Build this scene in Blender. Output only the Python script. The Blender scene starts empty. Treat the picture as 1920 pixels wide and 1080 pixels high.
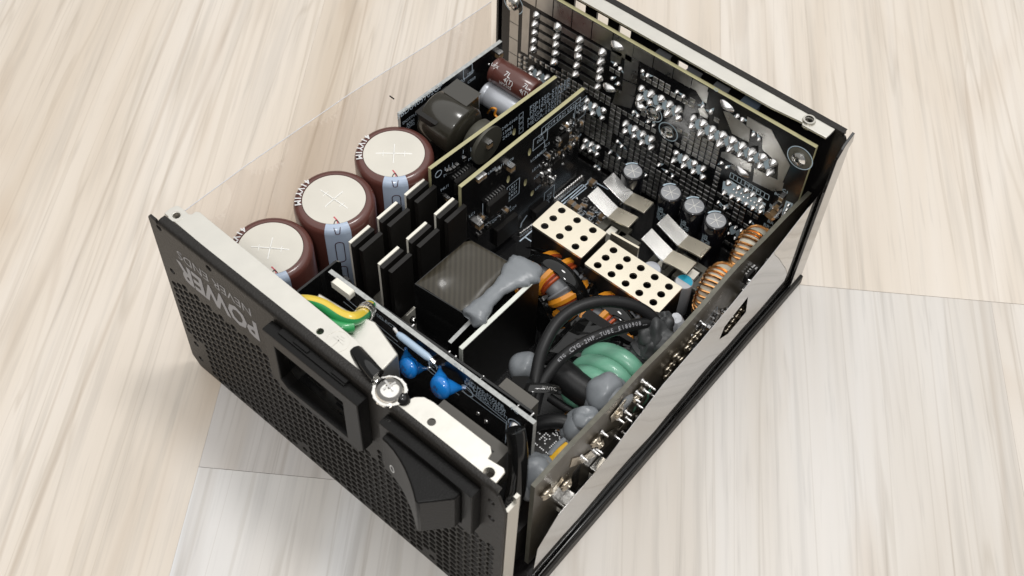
import bpy, bmesh, math, random
from mathutils import Vector, Matrix
random.seed(7)
scene = bpy.context.scene
COL = scene.collection
# ------------------------------------------------------------------ camera (millimetre model space, 1 mm = 0.001)
S = 0.001
OFF = Vector((75, 90, 0))
FOC = 2270.88
CAMP = Vector((236.734, -115.244, 388.281))
CR = Matrix(((0.769499122, 0.638176018, 0.024545285), (0.530967444, -0.617926860, -0.579862025), (-0.354886847, 0.459236067, -0.814344866)))
cam = bpy.data.cameras.new('camera'); camo = bpy.data.objects.new('camera', cam); COL.objects.link(camo)
cam.sensor_width = 36; cam.lens = FOC / 1920 * 36; cam.clip_start = 0.01; cam.clip_end = 50
camo.matrix_world = Matrix.Translation((CAMP - OFF) * S) @ Matrix((CR[0], -CR[1], -CR[2])).transposed().to_4x4()
cam.dof.use_dof = True; cam.dof.focus_distance = 0.43; cam.dof.aperture_fstop = 26
scene.camera = camo
# ------------------------------------------------------------------ room light
world = bpy.data.worlds.new('World'); scene.world = world; world.use_nodes = True
world.node_tree.nodes['Background'].inputs[0].default_value = (1.0, 0.985, 0.96, 1)
world.node_tree.nodes['Background'].inputs[1].default_value = 0.22
def area(name, loc, target, size, power, col):
    l = bpy.data.lights.new(name, 'AREA'); l.shape = 'DISK'; l.size = size; l.energy = power; l.color = col
    o = bpy.data.objects.new(name, l); COL.objects.link(o); o.location = loc
    o.rotation_euler = (Vector(target) - Vector(loc)).to_track_quat('-Z', 'Y').to_euler()
    return o
area('ceiling_light', (-0.2, 0.4, 2.0), (-0.2, 0.4, 0), 5.6, 73, (1.0, 0.995, 0.985))
area('room_lamp', (0.16, 0.36, 1.45), (0, 0, 0.03), 0.30, 6.0, (1.0, 0.985, 0.965))
area('flash_lamp', (0.30, -0.42, 0.75), (0, 0.02, 0.03), 0.10, 1.3, (1.0, 0.99, 0.97))
vs = scene.view_settings
vs.view_transform = 'Standard'; vs.look = 'None'; vs.exposure = 0.0; vs.gamma = 1.0; vs.use_curve_mapping = False

# ------------------------------------------------------------------ helpers
def W(p): return (Vector(p) - OFF) * S
def ray(px, py): return CR.transposed() @ Vector(((px - 960) / FOC, (py - 540) / FOC, 1))
def U(px, py, x=None, y=None, z=None):
    d = ray(px, py)
    t = (x - CAMP.x) / d.x if x is not None else (y - CAMP.y) / d.y if y is not None else (z - CAMP.z) / d.z
    return CAMP + d * t
class Fr:
    """a plane frame: origin o, axes u, v and normal n (millimetres)"""
    def __init__(s, o, u, v):
        s.o = Vector(o); s.u = Vector(u).normalized(); s.n = s.u.cross(Vector(v)).normalized(); s.v = s.n.cross(s.u)
    def at(s, a, b, c=0): return s.o + s.u * a + s.v * b + s.n * c
    def hit(s, px, py, c=0):
        d = ray(px, py); o = s.o + s.n * c
        t = (o - CAMP).dot(s.n) / d.dot(s.n); q = CAMP + d * t - o
        return q.dot(s.u), q.dot(s.v)
    def rot(s, deg):
        r = math.radians(deg); f = Fr.__new__(Fr); f.o = s.o.copy(); f.n = s.n.copy()
        f.u = s.u * math.cos(r) + s.v * math.sin(r); f.v = s.n.cross(f.u); return f
    def moved(s, a, b, c=0):
        f = Fr.__new__(Fr); f.o = s.at(a, b, c); f.u = s.u.copy(); f.v = s.v.copy(); f.n = s.n.copy(); return f
    def mat(s): return Matrix((s.u, s.v, s.n)).transposed()
WF = Fr((0, 0, 0), (1, 0, 0), (0, 1, 0))
def axis_frame(o, axis):
    axis = Vector(axis).normalized()
    t = Vector((0, 0, 1)) if abs(axis.z) < 0.9 else Vector((1, 0, 0))
    return Fr(o, t.cross(axis), axis.cross(t.cross(axis)))
# ------------------------------------------------------------------ materials
MATS = {}
def mat(name, col, rough=0.5, metal=0.0, bump=0.0, bscale=800, var=0.0, vscale=60, coat=0.0, spec=0.5, trans=0.0, rvar=0.0, sss=0.0, aniso=None):
    m = bpy.data.materials.new(name); m.use_nodes = True
    nt = m.node_tree; b = nt.nodes['Principled BSDF']
    b.inputs['Base Color'].default_value = (*col, 1); b.inputs['Roughness'].default_value = rough
    b.inputs['Metallic'].default_value = metal; b.inputs['Coat Weight'].default_value = coat; b.inputs['Coat Roughness'].default_value = 0.08
    b.inputs['Specular IOR Level'].default_value = spec; b.inputs['Transmission Weight'].default_value = trans
    if sss:
        b.inputs['Subsurface Weight'].default_value = sss; b.inputs['Subsurface Radius'].default_value = (0.002, 0.002, 0.002)
    if bump or var or rvar:
        tc = nt.nodes.new('ShaderNodeTexCoord')
        mp = nt.nodes.new('ShaderNodeMapping'); nt.links.new(tc.outputs['Object'], mp.inputs[0])
        if aniso: mp.inputs['Scale'].default_value = aniso
    if bump:
        n = nt.nodes.new('ShaderNodeTexNoise'); n.inputs['Scale'].default_value = bscale; n.inputs['Detail'].default_value = 3
        bp = nt.nodes.new('ShaderNodeBump'); bp.inputs['Strength'].default_value = bump; bp.inputs['Distance'].default_value = 0.0004
        nt.links.new(mp.outputs[0], n.inputs['Vector']); nt.links.new(n.outputs['Fac'], bp.inputs['Height']); nt.links.new(bp.outputs[0], b.inputs['Normal'])
    if var or rvar:
        n = nt.nodes.new('ShaderNodeTexNoise'); n.inputs['Scale'].default_value = vscale; n.inputs['Detail'].default_value = 5
        nt.links.new(mp.outputs[0], n.inputs['Vector'])
        if var:
            mx = nt.nodes.new('ShaderNodeMix'); mx.data_type = 'RGBA'
            mx.inputs[6].default_value = (*[c * (1 - var) for c in col], 1); mx.inputs[7].default_value = (*[min(1, c * (1 + var)) for c in col], 1)
            nt.links.new(n.outputs['Fac'], mx.inputs[0]); nt.links.new(mx.outputs[2], b.inputs['Base Color'])
        if rvar:
            mr = nt.nodes.new('ShaderNodeMapRange'); mr.inputs[1].default_value = 0.3; mr.inputs[2].default_value = 0.7
            mr.inputs[3].default_value = max(0.02, rough - rvar); mr.inputs[4].default_value = min(1, rough + rvar)
            nt.links.new(n.outputs['Fac'], mr.inputs[0]); nt.links.new(mr.outputs[0], b.inputs['Roughness'])
    MATS[name] = m
    return m
FLANGEBLK = mat('black_gloss_paint', (0.010, 0.009, 0.009), 0.06, spec=1.0, coat=1.0)
POWDER = mat('black_powder_coat', (0.0135, 0.0115, 0.0095), 0.42, bump=0.55, bscale=1500, var=0.25, vscale=900, spec=0.36)
PLASTIC = mat('black_plastic', (0.0045, 0.0042, 0.004), 0.33, bump=0.2, bscale=1800, spec=0.2)
GLOSSY = mat('black_glossy_plastic', (0.008, 0.008, 0.008), 0.12, rvar=0.06, vscale=90)
BLACKCOAT = mat('black_painted_steel', (0.010, 0.009, 0.009), 0.22, rvar=0.1, vscale=40)
STEEL = mat('galvanised_steel', (0.69, 0.67, 0.615), 0.42, 0.92, bump=0.12, bscale=300, var=0.06, vscale=140, rvar=0.06)
STEEL_EDGE = mat('cut_steel', (0.55, 0.53, 0.48), 0.35, 1.0)
TIN = mat('solder_tin', (0.82, 0.81, 0.80), 0.27, 1.0, bump=0.15, bscale=700)
DULLTIN = mat('dull_tin_pad', (0.56, 0.55, 0.53), 0.34, 1.0, bump=0.4, bscale=260, var=0.4, vscale=110, rvar=0.1)
WARMTIN = mat('flux_stained_tin', (0.52, 0.46, 0.37), 0.28, 1.0, bump=0.5, bscale=400, var=0.3, vscale=200)
LEAF = mat('bright_spring_steel', (0.90, 0.89, 0.87), 0.24, 1.0, bump=0.1, bscale=120, var=0.08, vscale=150)
NICKEL = mat('bright_nickel', (0.90, 0.88, 0.84), 0.12, 1.0, rvar=0.06, vscale=120, bump=0.06, bscale=150)
SHIELD = mat('brushed_nickel_shield', (0.80, 0.735, 0.60), 0.31, 0.9, bump=0.12, bscale=200, var=0.09, vscale=50, rvar=0.08)
BRASS = mat('tinned_brass', (0.72, 0.60, 0.45), 0.25, 1.0)
PCB = mat('black_solder_mask', (0.0065, 0.0065, 0.007), 0.20, rvar=0.07, vscale=35, bump=0.06, bscale=120)
PCBOLIVE = mat('flux_glossed_solder_mask', (0.060, 0.050, 0.036), 0.38, bump=0.12, bscale=160, var=0.35, vscale=60, rvar=0.12)
FR4 = mat('fibreglass_edge', (0.42, 0.39, 0.22), 0.6, var=0.15, vscale=300)
FR4GREY = mat('grey_fibreglass_edge', (0.40, 0.41, 0.40), 0.55, var=0.45, vscale=700)
OLIVE_EDGE = mat('dark_olive_board_edge', (0.115, 0.110, 0.085), 0.5, var=0.4, vscale=500)
FR4WHITE = mat('white_fibreglass_edge', (0.70, 0.72, 0.66), 0.55, var=0.1, vscale=300)
SILK = mat('white_silkscreen', (0.62, 0.73, 0.84), 0.6)
SILKBLUE = mat('pale_blue_silkscreen', (0.55, 0.68, 0.76), 0.5)
PRINT = mat('grey_print', (0.36, 0.36, 0.38), 0.5)
CAPBROWN = mat('brown_sleeve', (0.105, 0.036, 0.028), 0.28, coat=0.35, var=0.16, vscale=60, bump=0.12, bscale=140)
CREAM = mat('cream_vent_disc', (0.66, 0.63, 0.56), 0.5, bump=0.35, bscale=160, var=0.09, vscale=70)
SCORE = mat('scored_aluminium', (0.86, 0.85, 0.81), 0.4, 0.3)
BAND = mat('pale_blue_band', (0.42, 0.50, 0.63), 0.32, coat=0.3)
WHITEP = mat('white_print', (0.72, 0.72, 0.72), 0.5)
REDMARK = mat('red_marker', (0.55, 0.10, 0.12), 0.6)
MAROON = mat('dark_maroon_print', (0.045, 0.012, 0.022), 0.5)
CERAMIC = mat('white_ceramic_pad', (0.80, 0.77, 0.68), 0.5)
EPOXY = mat('black_epoxy', (0.011, 0.010, 0.009), 0.38, bump=0.15, bscale=1500, spec=0.3)
CRINKLE = mat('crinkled_black_tape', (0.005, 0.005, 0.005), 0.07, spec=0.45)
TAPE = mat('dark_woven_tape', (0.085, 0.075, 0.055), 0.30, coat=0.12, spec=0.35)
GREYGLUE = mat('grey_silicone', (0.205, 0.220, 0.235), 0.32, bump=0.6, bscale=110, var=0.22, vscale=120, sss=0.1)
DARKGLUE = mat('dark_grey_silicone', (0.05, 0.052, 0.053), 0.5, bump=0.9, bscale=260)
KAPTON = mat('amber_kapton_tape', (0.62, 0.24, 0.02), 0.18, coat=0.6, var=0.25, vscale=150)
COPPER = mat('enamelled_copper', (0.92, 0.44, 0.17), 0.24, 1.0, var=0.2, vscale=100)
REDWIRE = mat('red_enamelled_wire', (0.42, 0.075, 0.02), 0.22, 0.35, coat=0.5)
GREYWIRE = mat('grey_core', (0.17, 0.175, 0.185), 0.35)
COREPALE = mat('pale_core', (0.55, 0.53, 0.44), 0.5)
CABLE = mat('black_cable_sleeve', (0.011, 0.011, 0.0115), 0.42, bump=0.12, bscale=900, spec=0.32)
GREENCOIL = mat('green_enamel', (0.17, 0.42, 0.29), 0.34, coat=0.25, var=0.12, vscale=50)
GREENW = mat('green_insulation', (0.03, 0.30, 0.09), 0.28, coat=0.4)
YELLOWW = mat('yellow_insulation', (0.72, 0.52, 0.05), 0.28, coat=0.4)
WHITEW = mat('white_insulation', (0.78, 0.74, 0.62), 0.35)
YELLOW = mat('yellow_film_capacitor', (0.75, 0.42, 0.01), 0.3, coat=0.4)
BLUE = mat('blue_epoxy', (0.012, 0.20, 0.62), 0.14, coat=0.6)
RESIST = mat('pale_blue_tube', (0.40, 0.52, 0.66), 0.25, coat=0.5)
SILVERCAP = mat('silver_sleeve', (0.50, 0.52, 0.56), 0.34, 0.25)
CAPBLACK = mat('black_capacitor_sleeve', (0.006, 0.006, 0.008), 0.10, coat=0.5)
ALUTOP = mat('aluminium_can_top', (0.50, 0.51, 0.53), 0.45, 0.55, bump=0.15, bscale=200)
OLIVE = mat('olive_moulded_plastic', (0.075, 0.072, 0.058), 0.4)
GREYBOX = mat('grey_brown_switch_body', (0.085, 0.078, 0.066), 0.45, var=0.1, vscale=200)
CHIPCAP = mat('brown_chip_ceramic', (0.26, 0.17, 0.09), 0.4)
TOPBLUE = mat('blue_capacitor_top', (0.03, 0.38, 0.55), 0.3)
CLEAR = mat('clear_hot_glue', (0.86, 0.88, 0.92), 0.18, trans=0.35, bump=0.6, bscale=200)
COILTAPE = mat('dark_olive_coil_tape', (0.030, 0.027, 0.020), 0.22, coat=0.4, bump=0.1, bscale=120)
PINKW = mat('pale_pink_lead', (0.55, 0.45, 0.48), 0.4)

def stripe_tape():
    nt = TAPE.node_tree; b = nt.nodes['Principled BSDF']
    tc = nt.nodes.new('ShaderNodeTexCoord'); wv = nt.nodes.new('ShaderNodeTexWave'); wv.bands_direction = 'X'
    wv.inputs['Scale'].default_value = 175; wv.inputs['Distortion'].default_value = 0.6
    mpp = nt.nodes.new('ShaderNodeMapping'); mpp.inputs['Rotation'].default_value = (0, 0, math.radians(-40)); nt.links.new(tc.outputs['Object'], mpp.inputs[0]); nt.links.new(mpp.outputs[0], wv.inputs['Vector'])
    ns = nt.nodes.new('ShaderNodeTexNoise'); ns.inputs['Scale'].default_value = 70
    mx = nt.nodes.new('ShaderNodeMix'); mx.data_type = 'RGBA'
    mx.inputs[6].default_value = (0.034, 0.029, 0.020, 1); mx.inputs[7].default_value = (0.052, 0.045, 0.032, 1)
    nt.links.new(tc.outputs['Object'], ns.inputs['Vector'])
    nt.links.new(wv.outputs['Fac'], mx.inputs[0]); nt.links.new(mx.outputs[2], b.inputs['Base Color'])
    bp = nt.nodes.new('ShaderNodeBump'); bp.inputs['Strength'].default_value = 0.18; bp.inputs['Distance'].default_value = 0.002
    nt.links.new(ns.outputs['Fac'], bp.inputs['Height']); nt.links.new(bp.outputs[0], b.inputs['Normal'])
stripe_tape()
def film_material(name, tint, ior, haze):
    m = bpy.data.materials.new(name); m.use_nodes = True; nt = m.node_tree
    for n in list(nt.nodes): nt.nodes.remove(n)
    out = nt.nodes.new('ShaderNodeOutputMaterial'); mix = nt.nodes.new('ShaderNodeMixShader'); mix2 = nt.nodes.new('ShaderNodeMixShader')
    tr = nt.nodes.new('ShaderNodeBsdfTransparent'); tr.inputs[0].default_value = (*tint, 1)
    df = nt.nodes.new('ShaderNodeBsdfDiffuse'); df.inputs[0].default_value = (0.62, 0.57, 0.53, 1)
    gl = nt.nodes.new('ShaderNodeBsdfGlossy'); gl.inputs['Roughness'].default_value = 0.03; gl.inputs[0].default_value = (0.96, 0.96, 0.96, 1)
    lw = nt.nodes.new('ShaderNodeLayerWeight'); lw.inputs['Blend'].default_value = 0.5
    pw = nt.nodes.new('ShaderNodeMath'); pw.operation = 'POWER'; pw.inputs[1].default_value = 5.0; nt.links.new(lw.outputs['Facing'], pw.inputs[0])
    fr = nt.nodes.new('ShaderNodeMapRange'); fr.inputs[3].default_value = ior; fr.inputs[4].default_value = 1.0; nt.links.new(pw.outputs[0], fr.inputs[0])
    tc = nt.nodes.new('ShaderNodeTexCoord'); ns = nt.nodes.new('ShaderNodeTexNoise'); ns.inputs['Scale'].default_value = 22; ns.inputs['Detail'].default_value = 1
    bp = nt.nodes.new('ShaderNodeBump'); bp.inputs['Strength'].default_value = 0.25; bp.inputs['Distance'].default_value = 0.004
    nt.links.new(tc.outputs['Object'], ns.inputs['Vector']); nt.links.new(ns.outputs['Fac'], bp.inputs['Height']); nt.links.new(bp.outputs[0], gl.inputs['Normal'])
    mix2.inputs[0].default_value = haze
    nt.links.new(tr.outputs[0], mix2.inputs[1]); nt.links.new(df.outputs[0], mix2.inputs[2])
    nt.links.new(fr.outputs[0], mix.inputs[0]); nt.links.new(mix2.outputs[0], mix.inputs[1]); nt.links.new(gl.outputs[0], mix.inputs[2])
    nt.links.new(mix.outputs[0], out.inputs[0])
    return m
FILM = film_material('clear_insulating_film', (0.97, 0.935, 0.91), 0.05, 0.06)
FILMR = film_material('glossy_insulating_film', (0.30, 0.29, 0.28), 0.52, 0.04)

# ------------------------------------------------------------------ mesh builder
def curve_mesh(splines, depth=0.0, bevel=0.0):
    cu = bpy.data.curves.new('t', 'CURVE'); cu.dimensions = '2D'; cu.fill_mode = 'BOTH'; cu.extrude = depth / 2; cu.bevel_depth = bevel; cu.bevel_resolution = 1
    for pts in splines:
        sp = cu.splines.new('POLY'); sp.points.add(len(pts) - 1); sp.use_cyclic_u = True
        for p, q in zip(sp.points, pts): p.co = (q[0], q[1], 0, 1)
    o = bpy.data.objects.new('t', cu); me = bpy.data.meshes.new_from_object(o)
    v = [tuple(x.co) for x in me.vertices]; f = [tuple(x.vertices) for x in me.polygons]
    bpy.data.objects.remove(o); bpy.data.curves.remove(cu); bpy.data.meshes.remove(me)
    return v, f
TXT = {}
def text_mesh(s, bold=0.0):
    if (s, bold) in TXT: return TXT[(s, bold)]
    cu = bpy.data.curves.new('t', 'FONT'); cu.body = s; cu.size = 1; cu.align_x = 'CENTER'; cu.align_y = 'CENTER'; cu.offset = bold; cu.resolution_u = 2
    o = bpy.data.objects.new('t', cu); me = bpy.data.meshes.new_from_object(o)
    v = [tuple(x.co) for x in me.vertices]; f = [tuple(x.vertices) for x in me.polygons]
    bpy.data.objects.remove(o); bpy.data.curves.remove(cu); bpy.data.meshes.remove(me)
    TXT[(s, bold)] = (v, f)
    return v, f
def circ(x, y, r, n=16, ph=0): return [(x + r * math.cos(ph + 2 * math.pi * i / n), y + r * math.sin(ph + 2 * math.pi * i / n)) for i in range(n)]
def smooth_path(pts, n=8):
    pts = [Vector(p) for p in pts]; out = []
    for i in range(len(pts) - 1):
        p0 = pts[max(i - 1, 0)]; p1 = pts[i]; p2 = pts[i + 1]; p3 = pts[min(i + 2, len(pts) - 1)]
        for k in range(n):
            t = k / n
            out.append(0.5 * ((2 * p1) + (p2 - p0) * t + (2 * p0 - 5 * p1 + 4 * p2 - p3) * t * t + (3 * p1 - p0 - 3 * p2 + p3) * t ** 3))
    out.append(pts[-1]); return out
class MB:
    def __init__(s): s.v = []; s.f = []; s.m = []
    def add(s, vs, fs, m=0):
        b = len(s.v); s.v += [Vector(p) for p in vs]; s.f += [tuple(i + b for i in f) for f in fs]; s.m += [m] * len(fs); return s
    def box(s, fr, a0, a1, b0, b1, c0, c1, m=0, side=None):
        vs = [fr.at(a, b, c) for c in (c0, c1) for b in (b0, b1) for a in (a0, a1)]
        s.add(vs, [(0, 2, 3, 1), (4, 5, 7, 6)], m)
        s.add(vs, [(0, 1, 5, 4), (2, 6, 7, 3), (0, 4, 6, 2), (1, 3, 7, 5)], m if side is None else side); return s
    def wbox(s, x0, x1, y0, y1, z0, z1, m=0): return s.box(WF, x0, x1, y0, y1, z0, z1, m)
    def plate(s, fr, outline, holes, c0, c1, m=0, side=None, bevel=0.0):
        v, f = curve_mesh([outline] + list(holes), abs(c1 - c0) - 2 * bevel, bevel); mid = (c0 + c1) / 2
        vs = [fr.at(x, y, mid + z) for x, y, z in v]
        if side is None: s.add(vs, f, m)
        else:
            cap = []; wall = []
            for q in f:
                zs = [v[i][2] for i in q]; (cap if max(zs) - min(zs) < 1e-6 else wall).append(q)
            s.add(vs, cap, m); s.add(vs, wall, side)
        return s
    def text(s, fr, string, size, a=0, b=0, c=0.06, bold=0.0, sx=1.0, m=0):
        v, f = text_mesh(string, bold); s.add([fr.at(a + x * size * sx, b + y * size, c) for x, y, z in v], f, m); return s
    def line(s, fr, pts, w=0.3, c=0.05, m=0):
        for p, q in zip(pts[:-1], pts[1:]):
            p = Vector(p); q = Vector(q); d = (q - p); L = d.length
            if L < 1e-6: continue
            d /= L; n = Vector((-d.y, d.x)) * w / 2; p = p - d * w / 2; q = q + d * w / 2
            s.add([fr.at(*(p - n), c), fr.at(*(q - n), c), fr.at(*(q + n), c), fr.at(*(p + n), c)], [(0, 1, 2, 3)], m)
        return s
    def lathe(s, fr, prof, seg=24, m=0, squash=1.0):
        vs = []; fs = []; rows = []
        for r, h in prof:
            if r < 1e-6: rows.append([len(vs)]); vs.append(fr.at(0, 0, h))
            else:
                rows.append(list(range(len(vs), len(vs) + seg)))
                vs += [fr.at(r * math.cos(2 * math.pi * i / seg), squash * r * math.sin(2 * math.pi * i / seg), h) for i in range(seg)]
        for A, B in zip(rows[:-1], rows[1:]):
            for i in range(seg):
                j = (i + 1) % seg
                if len(A) == 1 and len(B) == 1: continue
                if len(A) == 1: fs.append((A[0], B[j], B[i]))
                elif len(B) == 1: fs.append((A[i], A[j], B[0]))
                else: fs.append((A[i], A[j], B[j], B[i]))
        s.add(vs, fs, m); return s
    def tube(s, pts, r, seg=10, closed=False, m=0, flat=1.0):
        pts = [Vector(p) for p in pts]; n = len(pts); vs = []; fs = []
        t0 = (pts[1] - pts[0]).normalized(); up = Vector((0, 0, 1)) if abs(t0.z) < 0.9 else Vector((1, 0, 0))
        a = t0.cross(up).normalized()
        for i, p in enumerate(pts):
            if closed: t = (pts[(i + 1) % n] - pts[i - 1]).normalized()
            else: t = (pts[min(i + 1, n - 1)] - pts[max(i - 1, 0)]).normalized()
            a = (a - t * a.dot(t)).normalized(); b = t.cross(a)
            rr = r[i] if isinstance(r, (list, tuple)) else r
            vs += [p + (a * math.cos(2 * math.pi * k / seg) + b * flat * math.sin(2 * math.pi * k / seg)) * rr for k in range(seg)]
        for i in range(n if closed else n - 1):
            j = (i + 1) % n
            for k in range(seg):
                l = (k + 1) % seg; fs.append((i * seg + k, i * seg + l, j * seg + l, j * seg + k))
        if not closed: fs.append(tuple(range(seg))[::-1]); fs.append(tuple((n - 1) * seg + k for k in range(seg)))
        s.add(vs, fs, m); return s
    def prism(s, fr, poly, c0, c1, m=0):
        n = len(poly); vs = [fr.at(x, y, c0) for x, y in poly] + [fr.at(x, y, c1) for x, y in poly]
        s.add(vs, [tuple(range(n))[::-1], tuple(range(n, 2 * n))] + [(i, (i + 1) % n, (i + 1) % n + n, i + n) for i in range(n)], m); return s
    def blob(s, c, r, seg=14, rings=9, amp=0.12, seed=0, fr=None, m=0, freq=1.3):
        rnd = random.Random(seed); ks = [(Vector((rnd.gauss(0, 1), rnd.gauss(0, 1), rnd.gauss(0, 1))) * freq, rnd.uniform(0, 6)) for _ in range(5)]
        fr = fr or WF; vs = []; fs = []
        def pt(d):
            k = 1 + amp * sum(math.sin(a.dot(d) * 1.6 + ph) for a, ph in ks) / 2.2
            return Vector(c) + (fr.u * d.x * r[0] + fr.v * d.y * r[1] + fr.n * d.z * r[2]) * k
        vs.append(pt(Vector((0, 0, 1))))
        for i in range(1, rings):
            th = math.pi * i / rings
            for k in range(seg):
                ph = 2 * math.pi * k / seg; vs.append(pt(Vector((math.sin(th) * math.cos(ph), math.sin(th) * math.sin(ph), math.cos(th)))))
        vs.append(pt(Vector((0, 0, -1))))
        for k in range(seg): fs.append((0, 1 + k, 1 + (k + 1) % seg))
        for i in range(rings - 2):
            for k in range(seg):
                a = 1 + i * seg + k; b = 1 + i * seg + (k + 1) % seg; fs.append((a, a + seg, b + seg, b))
        e = len(vs) - 1; o = 1 + (rings - 2) * seg
        for k in range(seg): fs.append((o + k, e, o + (k + 1) % seg))
        s.add(vs, fs, m); return s
    def mesh(s, name, mats, smooth=True, local=False, angle=35, recalc=True):
        me = bpy.data.meshes.new(name)
        me.from_pydata([tuple(p * S) if local else tuple(W(p)) for p in s.v], [], s.f)
        for mm in (mats if isinstance(mats, (list, tuple)) else [mats]): me.materials.append(mm)
        me.polygons.foreach_set('material_index', s.m)
        if recalc:
            bm = bmesh.new(); bm.from_mesh(me); bmesh.ops.recalc_face_normals(bm, faces=bm.faces); bm.to_mesh(me); bm.free()
        if smooth:
            me.polygons.foreach_set('use_smooth', [True] * len(me.polygons)); me.set_sharp_from_angle(angle=math.radians(angle))
        me.update(); return me
    def build(s, name, mats, parent=None, bevel=0.0, label=None, smooth=True, subd=0, angle=35, recalc=True, disp=None):
        o = bpy.data.objects.new(name, s.mesh(name, mats, smooth, angle=angle, recalc=recalc)); COL.objects.link(o); o.parent = parent
        if bevel:
            b = o.modifiers.new('bevel', 'BEVEL'); b.width = bevel * S; b.segments = 2; b.limit_method = 'ANGLE'; b.angle_limit = math.radians(40)
        if subd:
            b = o.modifiers.new('subd', 'SUBSURF'); b.levels = b.render_levels = subd
        if label: o['label'] = label
        return o
def inst(name, me, parent, fr, a=0, b=0, c=0, deg=0, scale=1.0):
    o = bpy.data.objects.new(name, me); COL.objects.link(o); o.parent = parent
    f = fr.rot(deg) if deg else fr
    o.matrix_local = Matrix.Translation(W(fr.at(a, b, c))) @ f.mat().to_4x4() @ Matrix.Diagonal((scale, scale, scale, 1)) if not hasattr(scale, '__len__') else Matrix.Translation(W(fr.at(a, b, c))) @ f.mat().to_4x4() @ Matrix.Diagonal((*scale, 1))
    return o
LF = Fr((0, 0, 0), (1, 0, 0), (0, 1, 0))
def empty(name, parent=None, label=None):
    o = bpy.data.objects.new(name, None); COL.objects.link(o); o.empty_display_size = 0.01; o.parent = parent
    if label: o['label'] = label
    return o
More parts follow.
